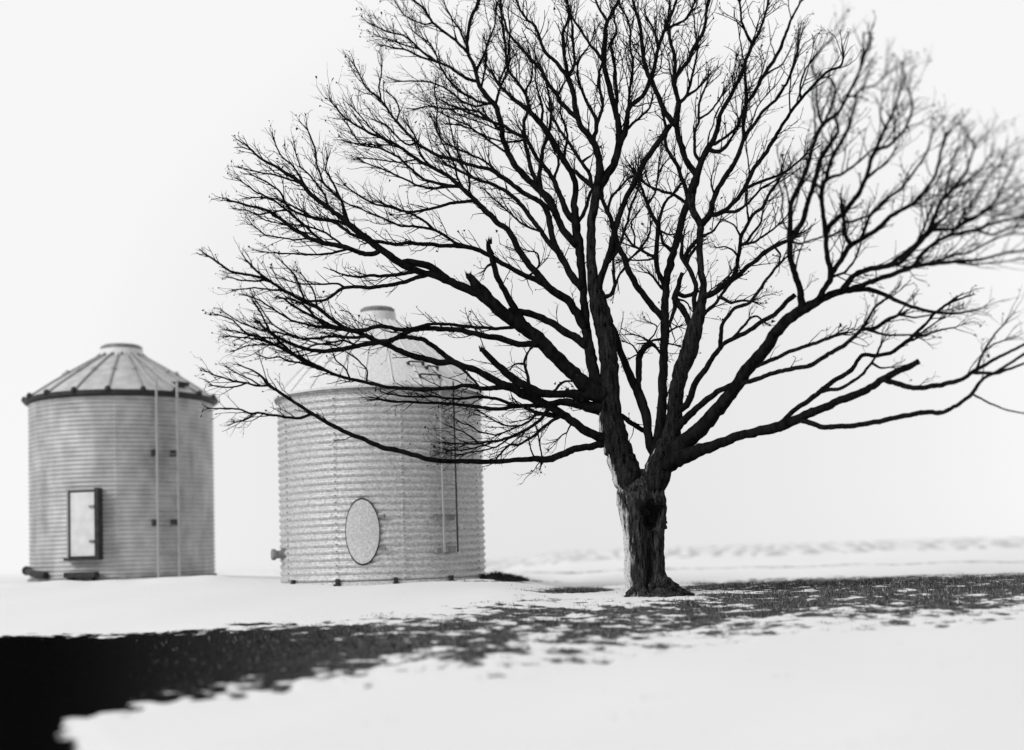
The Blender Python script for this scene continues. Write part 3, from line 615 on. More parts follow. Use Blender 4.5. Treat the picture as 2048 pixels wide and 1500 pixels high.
# ------------------------------------------------------------------ the tree
BR = """A 44 20 1264,998,46 1261,978,56 1253,945,58 1241,910,55 1227,870,52 1220,835,46 1220,800,42 1219,760,37 1217,700,36 1207,650,38 1197,605,38 1187,570,24 1182,520,19 1182,450,17 1188,410,18 1197,372,20
a 17 9 1197,372 1200,340,15 1198,310 1190,286,14 1170,264,12 1154,240,11 1150,210 1146,180 1136,154,9
a 8 3 1136,154 1120,134 1106,116 1090,106 1084,90 1080,76 1070,50 1054,40 1040,20 1030,-10
a 7 3 1136,154 1132,130 1126,96 1126,64 1136,40 1138,20 1130,-20
a 6 3 1136,154 1148,134 1150,116 1145,86 1145,50 1138,24
a 4 2 1148,134 1162,114 1178,94 1186,75
a 9 3 1150,234 1132,216 1118,200 1116,190 1102,176 1090,154 1080,136 1070,128 1054,108 1046,100 1026,78 1016,66 1008,40 1000,10
a 8 4 1190,280 1194,258 1192,238 1182,220 1170,196 1160,170 1154,140
a 6 4 1194,250 1204,220 1206,202 1198,176 1199,144 1205,124
a 5 2 1116,190 1126,170 1136,156
b 18 5 1197,372 1210,355,16 1222,340 1232,318 1238,290,15 1240,270 1234,230,12 1228,210 1218,176,10 1212,144 1204,120 1208,100 1210,70,8 1212,44 1226,24 1238,0 1246,-25
b 6 3 1204,120 1196,106 1180,90 1162,60 1146,38 1135,10
b 5 3 1212,44 1202,24 1192,4 1186,-20
b 7 3 1232,215 1234,200 1232,170 1230,130 1222,96 1222,84 1234,66 1228,36
b 11 4 1240,290 1244,280 1252,260,11 1254,230,10 1254,216,10 1268,208,8 1284,194,8 1296,176 1302,156,8 1310,132,7 1316,100 1322,80 1330,58 1338,38 1348,16 1356,-15
b 5 3 1254,216 1258,200 1262,160 1267,124 1260,100 1262,64 1254,36 1240,12
b 5 3 1330,58 1352,48 1370,40 1384,18 1394,-10
b 4 2 1318,95 1308,58 1296,42 1290,20
b 4 3 1338,38 1338,20 1340,-10
b 5 3 1254,262 1266,246 1284,232 1300,216 1306,190
b 3 2 1205,124 1196,150 1194,180
c 15 10 1200,590,18 1200,560,12 1210,534 1218,510 1224,490 1231,455 1240,425 1253,395 1270,362 1288,325 1312,290 1326,272 1341,250
c 4 3 1222,590,8 1230,575,6 1227,545 1226,520 1230,505
c 7 3 1231,455 1222,440 1214,420 1222,395 1240,375 1262,352
c 6 3 1212,528 1236,500 1246,470 1256,440 1262,410 1276,380 1284,350
B 26 15 1195,770,24 1186,735 1180,700,22 1172,670,20 1171,630,18 1168,600,15 1166,560 1162,520,17 1158,495,19 1152,450,18 1148,420,15 1150,390,12 1152,370,11 1148,350,11 1134,330,12 1120,308,12 1108,288,13 1096,266,12 1080,246,11 1066,226,10 1056,220,9 1040,210,8 1026,196,7 1004,180,6 996,166,5 980,140,4
B 6 3 1060,224 1050,184 1030,158 1016,140 1012,120 1010,90 1006,66 1004,30 1000,-5
B 4 2 1050,184 1062,160 1066,130 1056,108
B 4 2 996,166 1004,150 1014,130 1018,100 1020,60 1016,20
B 5 2 1080,246 1086,220 1078,190 1070,160 1072,130
d 20 6 1155,490 1144,480,16 1130,470,14 1120,446 1110,424,15 1100,406,17 1094,390,18 1078,380,13 1066,368 1050,354,13 1030,332,12 1016,306,11 1006,280,11 1002,260,11 1004,250 996,224,10 988,204,10 968,190,9 956,166,8 952,140,7 936,108,6 932,86 938,60 940,34 954,16 960,-10
d 5 2 950,138 966,116 976,86 990,50 994,10
d 5 3 936,108 908,78 880,58 864,44 848,18 828,0 815,-15
d 3 2 864,46 852,50 822,39 804,26 796,12
d 6 2 954,160 936,158 916,146 896,132 874,124 846,116 810,98 786,96 768,91
d 4 2 868,122 856,112 838,98 820,80 806,70 780,66 764,58 748,50
d 3 2 838,98 818,92 796,86 778,78 760,74
d 4 2 932,86 920,60 905,40 890,10
d 4 2 960,175 968,150 974,120 972,90
d 5 3 994,206 1000,176 1016,140 1020,110
d 5 2 988,206 974,208 950,200 926,186 910,176 892,152 878,128 872,108 860,86 840,74 828,64
d 5 2 1002,262 980,240 956,222 926,218 892,218 860,212 828,218
d 4 2 974,212 950,214 920,200 900,182 880,170 852,162 820,162 796,163
d 4 2 1016,306 990,290 962,270 936,250 910,240 880,225 858,205
e 9 3 1076,380,9 1078,354 1082,330 1086,296 1094,280 1100,250 1104,218 1098,190 1090,152
e 9 5 1080,384 1072,360 1062,336 1056,306 1048,280 1048,240 1056,222
e 7 2 1048,274 1024,264 1006,250 976,240 950,230 936,226 908,212 880,200
e 4 2 1048,278 1030,284 1004,284 960,268 944,258 920,250 900,248
e 3 2 1030,270 1000,262 970,248 936,236 908,224
e 13 5 1140,440 1136,430 1124,400,11 1110,366,9 1098,344,8 1078,322 1062,296,7 1054,276
e 5 4 1108,362 1110,350 1118,330 1116,312
e 8 5 1146,446 1160,442 1172,416 1180,386 1190,372
e 10 7 1196,378 1176,368 1164,356 1150,342
e 7 4 1184,362 1182,352 1164,326 1146,298 1134,280 1118,258 1106,236 1100,220
e 5 3 1164,326 1172,316 1182,312
e 5 3 1134,318 1132,290 1136,270 1130,250 1122,230
C 16 6 1163,573 1150,563 1130,530,14 1110,493,13 1102,460,12 1096,430,12 1088,406,11 1078,402,9 1062,394,9 1034,378,9 1016,362,9 994,344,8 978,338,7 960,332,6 947,333 910,318 877,313,6 833,287,5 793,243,4 760,197,4 733,177,3 707,127,2
C 4 2 997,344 975,325 960,317 930,305 897,290 883,280 872,240 876,218 868,184 870,172
C 4 2 833,287 815,290 790,270 775,250 750,240
C 3 2 760,197 758,175 762,150 764,130
C 3 2 793,243 800,220 790,195 780,190
C 9 4 1110,500 1100,490 1084,466 1070,446 1056,428 1040,406,8 1026,394 1010,380 988,370 966,362 950,358 925,345 895,330
C 4 2 1078,466 1050,452 1030,436 1008,416 990,400 970,380
D 18 5 1166,655,18 1160,637 1140,603,17 1103,580,16 1083,560,15 1057,527,14 1040,504,12 1028,482,12 1018,458,11 996,448,11 976,426,11 960,410,10 947,397,9 920,373,8 900,353,7 860,333,6 830,317,6 800,293,5 767,277,5 733,263,4 690,237,3 660,200,2
D 6 2 920,373 890,370 850,360 820,337 797,313 763,297 720,290 693,247
D 5 2 905,378 867,377 833,370 800,353 760,337 730,325
D 6 2 947,400 900,407 867,417 817,425 773,413 747,407 710,387 690,370
D 4 2 933,377 913,353 910,330 897,307 883,285 870,250
D 4 2 940,373 937,350 923,327 907,283 900,250
D 3 2 860,333 840,310 835,280 820,255
D 3 2 767,277 740,255 720,230 705,215
D 3 2 800,293 780,290 750,290 700,285
D 3 2 830,317 800,325 760,320 720,315
F 38 10 1186,786,38 1168,768,32 1150,750,27 1110,713,27 1077,677,27 1043,650,26 1010,630,26 983,607,25 960,580,23 943,557,17 936,550,12
E 16 13 1166,694 1137,667 1107,647 1077,633 1047,623 1017,622
H 15 8 1050,650 1030,617,15 1013,590,11 997,557,11 987,527,12 978,500,11 976,482,7
H 5 3 985,530 975,530 970,538
I 10 6 1083,573 1050,550 1027,540 993,520 967,503 933,493 900,492 867,490 817,485 793,490 753,482,6
I 6 2 933,493 913,487 883,467 860,457 827,452 800,452 767,437 733,423 707,413 680,400
I 5 2 867,457 847,440 820,427 790,415 760,405
I 5 2 1040,545 1060,552 1080,530 1075,505 1050,500
G 20 6 980,604 947,583,18 917,570,18 895,562 867,550,12 827,540,13 800,526,15 773,507,15 753,493,14 740,480,15 713,463,13 697,447,12 673,428,9 653,413,9 630,397,8 600,363,7 567,343,6 547,330,5 523,320,4 493,290,3
G 15 13 895,562 867,535 830,523 800,526
G 5 2 690,443 683,400 647,367 633,327 630,293 613,257
G 5 2 697,447 690,420 667,367 650,340 655,320
G 6 2 740,480 700,467 667,443 613,433 577,417 560,383 527,360 503,350
G 5 2 697,450 670,440 633,440 600,420 570,405 540,395 500,395
G 9 3 760,498 753,508 733,510 710,503 690,493 647,487,9 620,477,8 590,460 560,437 533,420 493,410 463,402
G 5 2 647,487 600,443 573,420 547,400 510,383 480,360
G 4 2 690,493 650,465 610,450 570,450 530,440
G 5 2 733,500 700,497 660,507 630,510 577,507 533,505
G 4 2 620,397 610,370 585,330 560,310 548,280
G 4 2 653,413 650,390 620,350 600,335 590,300
G 4 2 600,363 580,360 550,350 520,345 500,340
G 3 2 620,477 590,480 560,475 530,470 505,450
G 3 2 573,420 545,425 520,430 490,420
G 7 3 833,548 793,550 757,552 740,550 720,555 700,552 683,548
G 8 4 857,550 813,562 787,570 740,575 687,573,6 667,590 647,602 613,603
G 4 2 687,573 677,567 633,568 600,568 570,560
J 12 8 1072,697 1045,690 1017,683 998,675,12 965,672 942,665 914,659 883,658,9 850,656 833,657,10 817,662 797,675,9 777,683,9 743,685,9 713,693 683,698,9 653,703,8 617,700,7 587,690,6 560,677 533,660,4 513,640,3
J 8 3 833,657 800,660 760,650,7 733,660 700,662,8 680,650,7 653,630 633,613 607,603,7 590,593 567,580,6 540,563,5 507,537,4 493,520,3
J 5 3 540,563 517,553 480,547 460,543 433,523 417,512
J 4 2 530,560 507,563 480,560 460,555
J 6 3 700,662 673,657 647,650 627,630 613,613 590,600 560,595
J 5 2 680,665 650,655 617,650 580,640 550,620 520,600 490,590
J 6 2 743,672 700,675 667,673 633,677 600,677 567,663 543,647 510,600
J 4 2 600,677 560,665 520,660 480,645 450,625
J 4 2 560,677 530,675 500,670 460,660
J 6 5 1031,659 993,658 958,655 928,652 893,648 860,648 830,655
J 4 2 607,603 600,575 590,550 570,530 560,520
J 4 2 567,580 540,580 510,575 470,580
J 3 2 633,613 630,590 620,570 600,545
J 3 2 700,662 680,690 650,690 610,680
J 4 2 713,693 690,680 660,685 630,690 590,705 550,700
K 20 8 1196,877 1168,859,17 1145,840,17 1119,824,17 1098,812,16 1068,798,18 1045,787,18 1026,777,18 1003,770,17 979,756,15 956,742,13 930,733,13 905,722,12 883,728,12 850,717,12 813,710,11 780,693,10 753,683,9 733,673,8 713,663,8 667,653,6 640,640,5 600,620,4 570,600,3
K 10 7 907,724 877,700 847,677 820,673 797,675
K 10 3 1020,778 993,776,9 960,777 942,771 923,771 900,777,7 850,778,7 817,777 773,775,6 733,765,6 700,758 663,747 633,730,5 607,723 583,703 563,687 540,663 523,630,3 510,607
K 4 2 633,733 580,703 540,685 510,670 487,663 463,637 437,630
K 4 2 600,718 550,690 520,680 490,675 455,672
K 4 2 660,745 607,727 580,723 557,713 537,717 517,710
K 3 2 563,687 530,690 500,690 470,700
K 3 2 700,758 690,735 670,720 665,700
K 3 2 733,765 735,740 712,715 695,705
K 5 4 916,733 938,752 958,773
L 22 8 1164,796 1136,787,15 1105,789,15 1082,787,17 1061,777,18 1040,766,17 1024,754,16 1007,740,15 993,728,13 979,714,12 968,703,11 963,697,7
L 6 3 1062,775 1055,750 1048,725 1056,705 1060,698
L 4 2 1048,726 1030,728 1021,737
L 5 3 1110,780 1120,768 1132,762 1145,762
M 28 5 1192,817 1157,808,18 1122,803,14 1087,812,11 1063,811,7 1031,812,7 1010,817 982,818 947,812,6 923,810 893,807 840,805 800,803 773,803 753,797,3
M 6 3 1028,812 1010,803 993,797 963,794 942,794 928,798 900,797 867,793 817,793 790,790
M 10 6 1150,835 1124,831,8 1094,829 1068,824 1049,815
M 24 14 1192,795 1160,790 1130,784
N 6 3 1124,829 1105,840 1082,859 1063,875 1040,889 1017,889 1000,910
N 7 2 1098,818 1082,840 1054,859 1021,875 989,882 958,888 923,888 895,886
N 3 2 1021,875 993,894 970,900 940,905 920,910
N 4 2 1070,826 1063,840 1040,852 1012,852 993,843 970,830 955,820
N 3 2 1145,838 1138,855 1136,866 1125,870 1112,882
N 3 2 1040,852 1010,865 990,870 960,865 940,850 920,845
N 3 2 989,882 960,893 930,900 900,900
N 3 2 1084,918 1080,890 1076,865 1070,850
N 3 2 1070,918 1062,900 1058,880
N 3 2 958,888 945,875 925,862 905,855
N 3 2 999,917 1003,905 1012,895 1022,889
O 15 4 1203,891 1168,895,13 1140,901,14 1115,913,13 1087,920,14 1063,917,10 1031,920,9 993,923 947,923 919,923 893,924,9 854,917 807,904 760,894,9 730,879,8 688,864 645,840,7 611,819,6 573,793 538,770,5 521,751,4 510,743,3 480,730,2
O 8 1 1086,921 1083,927 1081,933
O 4 2 538,770 520,773 493,767 460,760 430,750 412,742
O 3 2 493,767 470,775 440,775 425,770
O 3 2 520,771 505,760 480,750 455,735
O 5 2 623,830 600,837 560,833 517,825 500,828 480,818 443,817 420,817
O 2 2 510,828 490,840 470,845
R 44 12 1304,996,42 1307,976,52 1315,945,54 1323,920,52 1336,892,44 1346,860,34 1353,780,29 1362,740,32 1380,700,34 1388,660,33 1398,630,25 1408,580,14 1402,540,13 1398,500,13 1400,470,13 1402,450,14
R 12 13 1402,450 1386,424 1380,406,16 1384,386,18
f 11 4 1402,450 1412,440,14 1422,426,12 1426,402,10 1430,390,9 1440,370 1454,348,10 1470,326,9 1480,300,8 1487,276,7 1510,247,6 1527,220 1553,200,5 1577,160 1590,123 1597,95
f 6 5 1487,275 1487,247 1493,207,7 1490,147
f 6 3 1493,207 1507,190 1527,150,7 1543,127,7 1560,97,6 1573,60,5 1587,30 1600,5
f 9 3 1422,428 1436,428 1450,422,8 1476,398 1490,376,8 1506,338,8 1530,308,8 1546,282,7 1562,254,6 1580,227 1603,197 1630,167,5 1657,140 1683,133 1687,113
f 6 3 1490,376 1520,364 1550,354 1580,338 1610,310
f 6 3 1450,428 1472,424 1500,404 1520,378 1550,362
f 4 2 1603,197 1600,170 1610,140 1625,120
f 4 2 1527,150 1545,140 1565,130 1580,100
f 4 2 1430,390 1422,370 1424,350
g 18 8 1384,386 1390,360,18 1396,344,13 1402,326,12 1408,308,12 1416,300,14 1424,284,10 1436,262,9 1436,246 1440,226,8 1454,206 1470,174,7 1484,148 1497,107,6 1505,87,6 1517,67,5 1530,33,4 1537,0,3
g 5 3 1505,87 1490,63 1482,37 1480,0
g 8 4 1416,300 1434,306 1450,296,7 1466,272
g 6 4 1424,284 1430,290 1450,274 1476,254 1480,236 1490,212
g 6 3 1402,322 1392,312 1388,290 1390,265 1398,240 1397,215 1404,190 1414,170
g 4 3 1398,240 1420,225 1436,205 1444,190
g 12 10 1390,350 1376,330 1366,302,11 1358,274,11 1352,250,12
g 12 6 1352,250 1356,220,11 1360,208,9 1352,190,8 1347,160,8 1352,136,7 1348,108,6 1340,80 1338,60
g 7 4 1347,158 1360,142 1378,122 1382,104,8 1394,86,8 1406,66,7 1412,44,6 1412,26 1418,-5
g 6 3 1360,208 1374,192 1380,170 1384,152 1392,120 1396,95
g 5 3 1374,192 1388,184 1406,166 1414,156
g 3 2 1396,84 1390,60 1388,35 1384,18
g 11 4 1352,250 1340,240 1328,220,10 1320,200,9 1312,180 1300,156,9 1288,128,8 1284,100,7 1284,80,7 1278,46,6 1268,10 1262,-15
g 4 2 1300,156 1290,140 1278,120
g 4 2 1346,246 1330,255 1322,270
S 40 18 1310,950,40 1313,915,32 1318,880,24 1322,840,20 1326,780,18 1328,700,17 1330,640,18 1331,600,14 1332,560,15 1340,530,16 1348,500,13 1358,470,14 1364,440,14 1374,410,13 1384,386
S 8 5 1374,398 1366,362 1358,338 1342,312 1333,295 1328,278 1334,262 1328,240
S 9 4 1324,570 1314,540,9 1312,500,9 1316,470,8 1316,450,8 1302,426,7 1294,406,6 1288,390 1280,368 1272,345
S 6 4 1316,448 1322,430 1328,406 1344,390 1364,366
S 4 2 1297,408 1308,390 1312,378 1316,350 1318,320 1322,300
S 3 2 1300,374 1292,350 1290,335
S 3 2 1316,350 1326,330 1334,320
S 6 3 1366,406 1346,388 1320,382 1300,374 1280,358 1270,350
S 6 3 1312,514 1306,512 1280,498 1264,488 1246,462
S 4 2 1280,498 1272,508 1258,518
S 4 2 1308,518 1284,521 1258,520
S 4 2 1280,498 1296,478 1302,455 1300,436
S 3 2 1268,490 1270,470 1262,455 1264,440 1276,425
S 7 4 1340,504 1326,486 1320,462
S 4 2 1322,462 1336,470 1350,468
S 5 3 1324,582 1314,566 1306,552 1298,548
S 5 3 1324,679 1308,680 1298,684
S 4 2 1340,668 1350,656 1364,652
S 3 2 1338,688 1352,690 1366,694
U 13 6 1322,640 1300,608 1280,582 1266,560,12 1252,526,12 1240,500,10 1232,476 1226,450,9 1214,420,8 1204,402,7 1200,388,6
U 5 3 1248,534 1236,552 1230,574
U 4 3 1256,520 1268,510 1280,500
V 14 12 1298,918 1298,890,16 1296,857,18 1290,820,20 1276,782,20 1262,758,16 1250,726,14 1240,700,13 1234,676,13 1222,650 1208,615
V 11 4 1279,778 1277,750 1278,730 1278,708 1288,696 1298,684,13 1310,688,4 1320,706
V 9 10 1238,825 1250,836 1263,847 1290,862
V 3 2 1300,682 1280,672 1262,668
V 3 2 1298,680 1310,668 1316,652 1300,645
V 3 2 1276,704 1268,712 1258,718
V 3 2 1272,700 1266,690 1250,684
W 12 9 1384,660 1380,644 1368,624 1352,606 1346,590,14 1356,576,9 1364,546,7
W 8 5 1347,600 1348,620 1342,640 1338,652
W 9 5 1390,630 1388,620 1388,596 1394,576 1386,550 1376,530 1362,516,9 1364,480,5
W 8 7 1352,586 1366,594 1386,590 1396,580
W 4 2 1354,594 1368,602 1378,606 1378,614
W 8 8 1366,516 1380,494 1396,480
W 6 5 1372,530 1380,510 1396,490
h 12 5 1408,594 1430,586,10 1450,567,13 1467,557,10 1497,533,8 1527,507,8 1550,490,7 1577,480,6
h 8 5 1465,556 1472,543 1478,505,7 1480,476,7 1498,444,6 1506,428 1526,416,6 1536,390,5 1556,364
h 6 3 1480,490 1490,488 1506,466 1522,448 1526,424
h 5 3 1485,488 1510,484 1534,468 1558,448
h 4 2 1480,474 1470,452 1450,440
h 4 2 1476,512 1465,500 1450,492 1435,495
h 4 3 1550,494 1562,508 1560,516
h 6 5 1412,640 1430,608 1450,580 1460,567
h 6 3 1440,592 1463,607 1483,600 1503,603
h 5 3 1408,472 1426,464 1440,442
h 4 3 1498,444 1494,420 1492,400
i 14 8 1372,815 1380,796 1390,766,12 1410,740,11 1430,707,9 1450,683,8 1480,673 1510,653 1530,640 1553,627 1570,607 1590,590,9
i 8 4 1440,690 1443,650,7 1453,633 1473,613 1493,610 1507,597,6 1530,563 1553,533 1570,517
i 5 3 1462,680 1490,650 1500,635 1515,632 1525,642
P 44 9 1330,930,46 1364,912,34 1394,903,26 1437,887,20 1468,876,19 1500,867,18 1550,857,18 1587,843,16 1627,823,14 1667,807,13 1700,793,13 1737,780,12 1767,757,11 1800,740,11 1837,723,9
P 8 4 1770,757 1797,770 1833,777,8 1873,772,8 1920,762,7 1953,740,6 1987,720,5 2033,697,4 2075,675
P 4 2 1953,740 1967,703 1993,663 2007,650
P 5 3 1945,748 1993,747 2033,733 2070,718
P 3 2 1967,703 1985,690 2010,680
P 8 4 1603,842 1627,847 1643,855,8 1683,853 1733,848 1783,837 1817,830,8 1860,823 1880,828,7 1910,813,6 1947,787,6 1960,760,5 2000,740 2060,700
P 3 2 1947,790 1980,807 2013,820 2055,828
P 8 4 1556,850 1593,817 1633,790 1653,770,8 1683,753 1707,740,7 1717,713,6 1727,707 1747,713 1780,707,6 1810,687 1827,670,6 1853,647,4 1867,627 1903,603
P 6 3 1647,785 1683,777 1720,753 1743,727 1763,690
P 4 2 1827,670 1845,672 1880,660 1910,655
P 4 2 1743,727 1760,737 1785,735
P 4 2 1810,687 1830,680 1850,660 1880,640
Q 42 7 1340,905,40 1376,880,34 1407,853,30 1443,810,27 1473,770,25 1500,733,25 1530,700,24 1547,670,22 1573,640,22 1607,617,22 1640,600,16 1677,583,14 1717,577,11 1750,580,8 1783,597,7 1820,613,6 1867,625,6 1917,627,4 1950,620,3
Q 8 6 1505,745 1543,720 1580,703 1627,687 1667,673
Q 18 5 1350,860 1376,832,14 1407,805,13 1433,783,11 1467,770,10 1510,760,9 1543,747,8 1583,737 1620,733,8 1653,710 1690,690,8 1720,663,7 1733,643,5 1750,613,4 1767,600
Q 7 5 1725,660 1753,657 1773,640,8 1797,630
Q 5 3 1733,655 1767,670 1823,670
Q 4 2 1797,630 1830,635 1860,630 1890,620
j 15 8 1605,614 1600,577,12 1587,540,12 1580,520,11 1580,484,12 1580,440,9 1581,410,9 1594,384,9 1610,350,8 1620,310,9 1630,280,8 1645,248,8 1677,227,6 1693,197,6 1710,160,5 1720,140,4 1727,110
j 5 3 1647,247 1663,213 1672,177 1663,157 1645,152
j 5 3 1644,250 1637,233 1633,200 1633,160 1623,130 1640,100 1663,80
j 10 4 1588,478 1598,456 1612,426,10 1614,404,9 1624,384,9 1630,354,8 1638,324,8 1646,308,8 1666,282,7 1680,260,5 1672,240
j 6 3 1570,484 1550,494 1530,508
j 4 2 1693,197 1712,190 1730,170 1735,150
j 4 2 1584,470 1568,450 1562,420 1566,390
j 4 2 1580,480 1600,488 1630,478 1660,472
k 12 5 1633,605 1650,577,10 1663,553,12 1660,534,10 1652,506,9 1652,470,9 1646,430,8 1642,380,8 1652,362,8 1660,326,7 1670,302,7 1686,278,7 1700,250,6 1707,220,5 1717,177,4 1750,173 1777,143,2
k 7 3 1652,362 1662,354 1680,350 1700,338 1730,312 1755,290
k 8 4 1652,470 1658,454 1672,438 1686,430,9 1700,410,9 1720,384,9 1732,360,8 1738,334,8 1750,300,8 1770,257,6 1790,217,5 1803,173
k 7 3 1750,300 1777,293 1810,260 1827,213 1820,183
k 9 5 1660,548 1686,514 1700,490,10 1724,476,9 1750,464,9 1783,430,8 1823,410,7 1857,373,6 1870,353 1883,300 1895,265
k 8 7 1700,490 1688,468 1688,442 1686,430
k 6 3 1720,478 1740,430 1770,400 1803,377 1823,350 1850,313 1865,270
k 5 3 1700,445 1720,438 1750,425 1775,400
k 5 3 1640,380 1636,370 1620,362
k 5 3 1732,360 1745,345 1770,330 1790,300
k 4 2 1770,257 1760,230 1765,200
k 5 3 1663,553 1690,545 1710,520 1720,490
l 12 5 1683,580 1707,550,10 1743,537,10 1777,533,10 1807,510,9 1830,490,9 1857,467,8 1877,410,7 1907,377,6 1933,343,5 1950,290,3
l 7 3 1860,457 1910,457 1950,437 1987,407 2010,363 2030,320
l 6 3 1877,420 1890,390 1900,340 1915,300
l 5 3 1910,457 1930,420 1955,390 1980,350
l 5 3 1907,377 1925,370 1960,340 1980,310
l 10 4 1700,577 1743,563 1790,547 1833,530,9 1867,528,7 1907,523,7 1960,520,5 2007,507,4 2055,500
l 8 4 1833,530 1843,507 1873,483,7 1900,470,7 1950,460,6 1983,447 2055,430
l 8 4 1777,533 1800,527 1827,500 1867,457,6 1893,430
l 5 3 1900,470 1930,440 1970,425 2010,400 2050,370
l 5 3 1867,528 1900,512 1940,505 1985,480 2030,465
l 4 2 1907,523 1940,530 1990,525 2030,520
l 5 3 1950,460 1985,470 2020,455 2055,450
l 5 3 1830,490 1850,450 1860,420 1880,380
"""
TY = 21.5
tb = at(1300, 1184, TY)
tree = empty('bare_tree', (tb.x, tb.y, tb.z), 0, 'large spreading leafless tree with a hollow forked trunk, black against the sky', 'tree')
TO = np.array(tree.location)
SL = dict(A=.05, a=-.12, b=.18, c=-.3, B=.2, d=.22, e=-.1, C=.1, D=-.12, F=-.1, E=-.05, H=-.35, I=-.3, G=.0, J=-.28, K=-.16, L=-.4, M=.05, N=-.3, O=-.22,
          R=-.1, f=-.5, g=-.25, S=.15, U=.1, V=.3, W=.2, h=-.7, i=-.6, P=-.62, Q=-.62, j=-.75, k=-.95, l=-1.1)
def cr(P, k):        # Catmull-Rom
    P = np.vstack([2 * P[0] - P[1], P, 2 * P[-1] - P[-2]]); o = []
    for i in range(1, len(P) - 2):
        for t in np.arange(k) / k:
            o.append(.5 * (2 * P[i] + (P[i + 1] - P[i - 1]) * t + (2 * P[i - 1] - 5 * P[i] + 4 * P[i + 1] - P[i + 2]) * t * t + (3 * P[i] - 3 * P[i - 1] - P[i + 2] + P[i + 1]) * t ** 3))
    o.append(P[-2]); return np.array(o)
groups = {}; allP = np.zeros((0, 4)); allG = np.zeros(0, dtype='U1'); branches = []
tr = random.Random(11)
def trunk_front(v):  return TY
for line in BR.strip().splitlines():
    tk = line.split(); gk = tk[0]; w0, w1 = float(tk[1]), float(tk[2]); pts = []
    for s_ in tk[3:]:
        q = [float(c_) for c_ in s_.split(',')]; pts.append(q)
    n = len(pts); kn = [(0, w0)] + [(i, p_[2]) for i, p_ in enumerate(pts) if len(p_) > 2 and 0 < i < n - 1] + [(n - 1, w1)]
    if len(pts[0]) > 2: kn[0] = (0, pts[0][2])
    if len(pts[-1]) > 2: kn[-1] = (n - 1, pts[-1][2])
    W_ = np.interp(np.arange(n), [k_[0] for k_ in kn], [k_[1] for k_ in kn])
    P = np.array([[p_[0], p_[1], w_ * (1.2 if gk == 'P' and p_[0] > 1500 else 1)] for p_, w_ in zip(pts, W_)])
    first = gk not in groups
    groups.setdefault(gk, MB())
    if len(allP):
        d = np.hypot(allP[:, 0] - P[0, 0], allP[:, 1] - P[0, 1]) - allP[:, 2] * .3
        same = allG == gk
        k1 = min(1, len(P) - 1); dirv = P[k1, :2] - P[0, :2]; dirv = dirv / (np.hypot(*dirv) + 1e-6)
        off = P[0, :2] - allP[:, :2]; on = np.hypot(off[:, 0], off[:, 1]); cs = (off @ dirv) / (on + 1e-6)
        cost = d + np.where(on > 1.5, (1 - cs) * np.minimum(on, 20) * .6, 0) + np.where(same, 0, 6) + np.where(allP[:, 2] < P[0, 2] * .75, 8, 0)
        idx = cost.argmin()
        d0 = allP[idx, 3]
        gap = math.hypot(allP[idx, 0] - P[0, 0], allP[idx, 1] - P[0, 1])
        pw = allP[idx, 2]
        if not first or gk not in 'RA': P[0, 2] = min(P[0, 2], pw * .92)
        if gap < 30 + pw:
            if gap < 5 + pw * .5 or cs[idx] < .3:      # start on the parent's own centre line
                P[0, :2] = allP[idx, :2]
                if len(P) > 3 and np.hypot(*(P[1, :2] - P[0, :2])) < 6: P = np.delete(P, 1, 0)
            else: P = np.vstack([[allP[idx, 0], allP[idx, 1], P[0, 2]], P])
    else: d0 = TY
    seg = np.hypot(*np.diff(P[:, :2], axis=0).T); acc = np.concatenate([[0], np.cumsum(seg)])
    med = max(3.2, min(8.0, P[:, 2].mean() * .7)); kk = max(4, int(acc[-1] / med) + 1); ss = np.linspace(0, acc[-1], kk + 1)
    Q = np.stack([np.interp(ss, acc, P[:, c_]) for c_ in range(3)], 1)
    for _ in range(4): Q[1:-1] = .25 * Q[:-2] + .5 * Q[1:-1] + .25 * Q[2:]
    Q[:, 2] = np.maximum(Q[:, 2], 1.2)
    ln = np.concatenate([[0], np.cumsum(np.hypot(*np.diff(Q[:, :2], axis=0).T))])
    lm = ln / 2700 * TY
    sl = SL[gk] + (tr.uniform(-.22, .22) if not first else 0)
    if gk in 'RSAVPQFBDKOMCU' and first: sl = SL[gk]
    dep = d0 + sl * lm + np.array([0.10 * noise.noise(Vector((a_ * .8, len(branches) * 3.7, 0))) for a_ in lm]) * np.clip(lm, 0, 1)
    lo_ = np.interp(Q[:, 0], [1250, 1500, 1800, 2000], [19.3, 16.4, 13.8, 12.8])
    dep = np.clip(dep, lo_, 23.0)
    # small gnarls across the run of the limb
    T = np.gradient(Q[:, :2], axis=0); T /= np.linalg.norm(T, axis=1)[:, None] + 1e-6
    jit = np.array([noise.noise(Vector((a_ * .05, len(branches) * 1.9, 7))) + .6 * noise.noise(Vector((a_ * .13, len(branches) * 2.9, 3))) for a_ in ln])
    Q[:, :2] += np.stack([-T[:, 1], T[:, 0]], 1) * (jit * np.clip(1.0 + Q[:, 2] * .10, 0, 2.6) * np.clip(ln / 12, 0, 1))[:, None]
    wv = Q[:, 2] * np.interp(Q[:, 2], [2, 6, 14], [1.3, 1.16, 1.0]) * (1 + .14 * np.array([noise.noise(Vector((a_ * .11, len(branches), 1))) for a_ in ln]))
    if wv[0] < 20: wv = wv + np.clip(wv[0] * .22, 0, 5) * np.exp(-ln / (wv[0] * 1.1 + 2))        # collar at the joint
    P3 = np.array([at(a_, b_, c_) for (a_, b_, _), c_ in zip(Q, dep)])
    rad = wv / 2 / 2700 * dep
    mx_ = rad.max(); sides = 22 if mx_ > .12 else 12 if mx_ > .05 else 8 if mx_ > .025 else 5
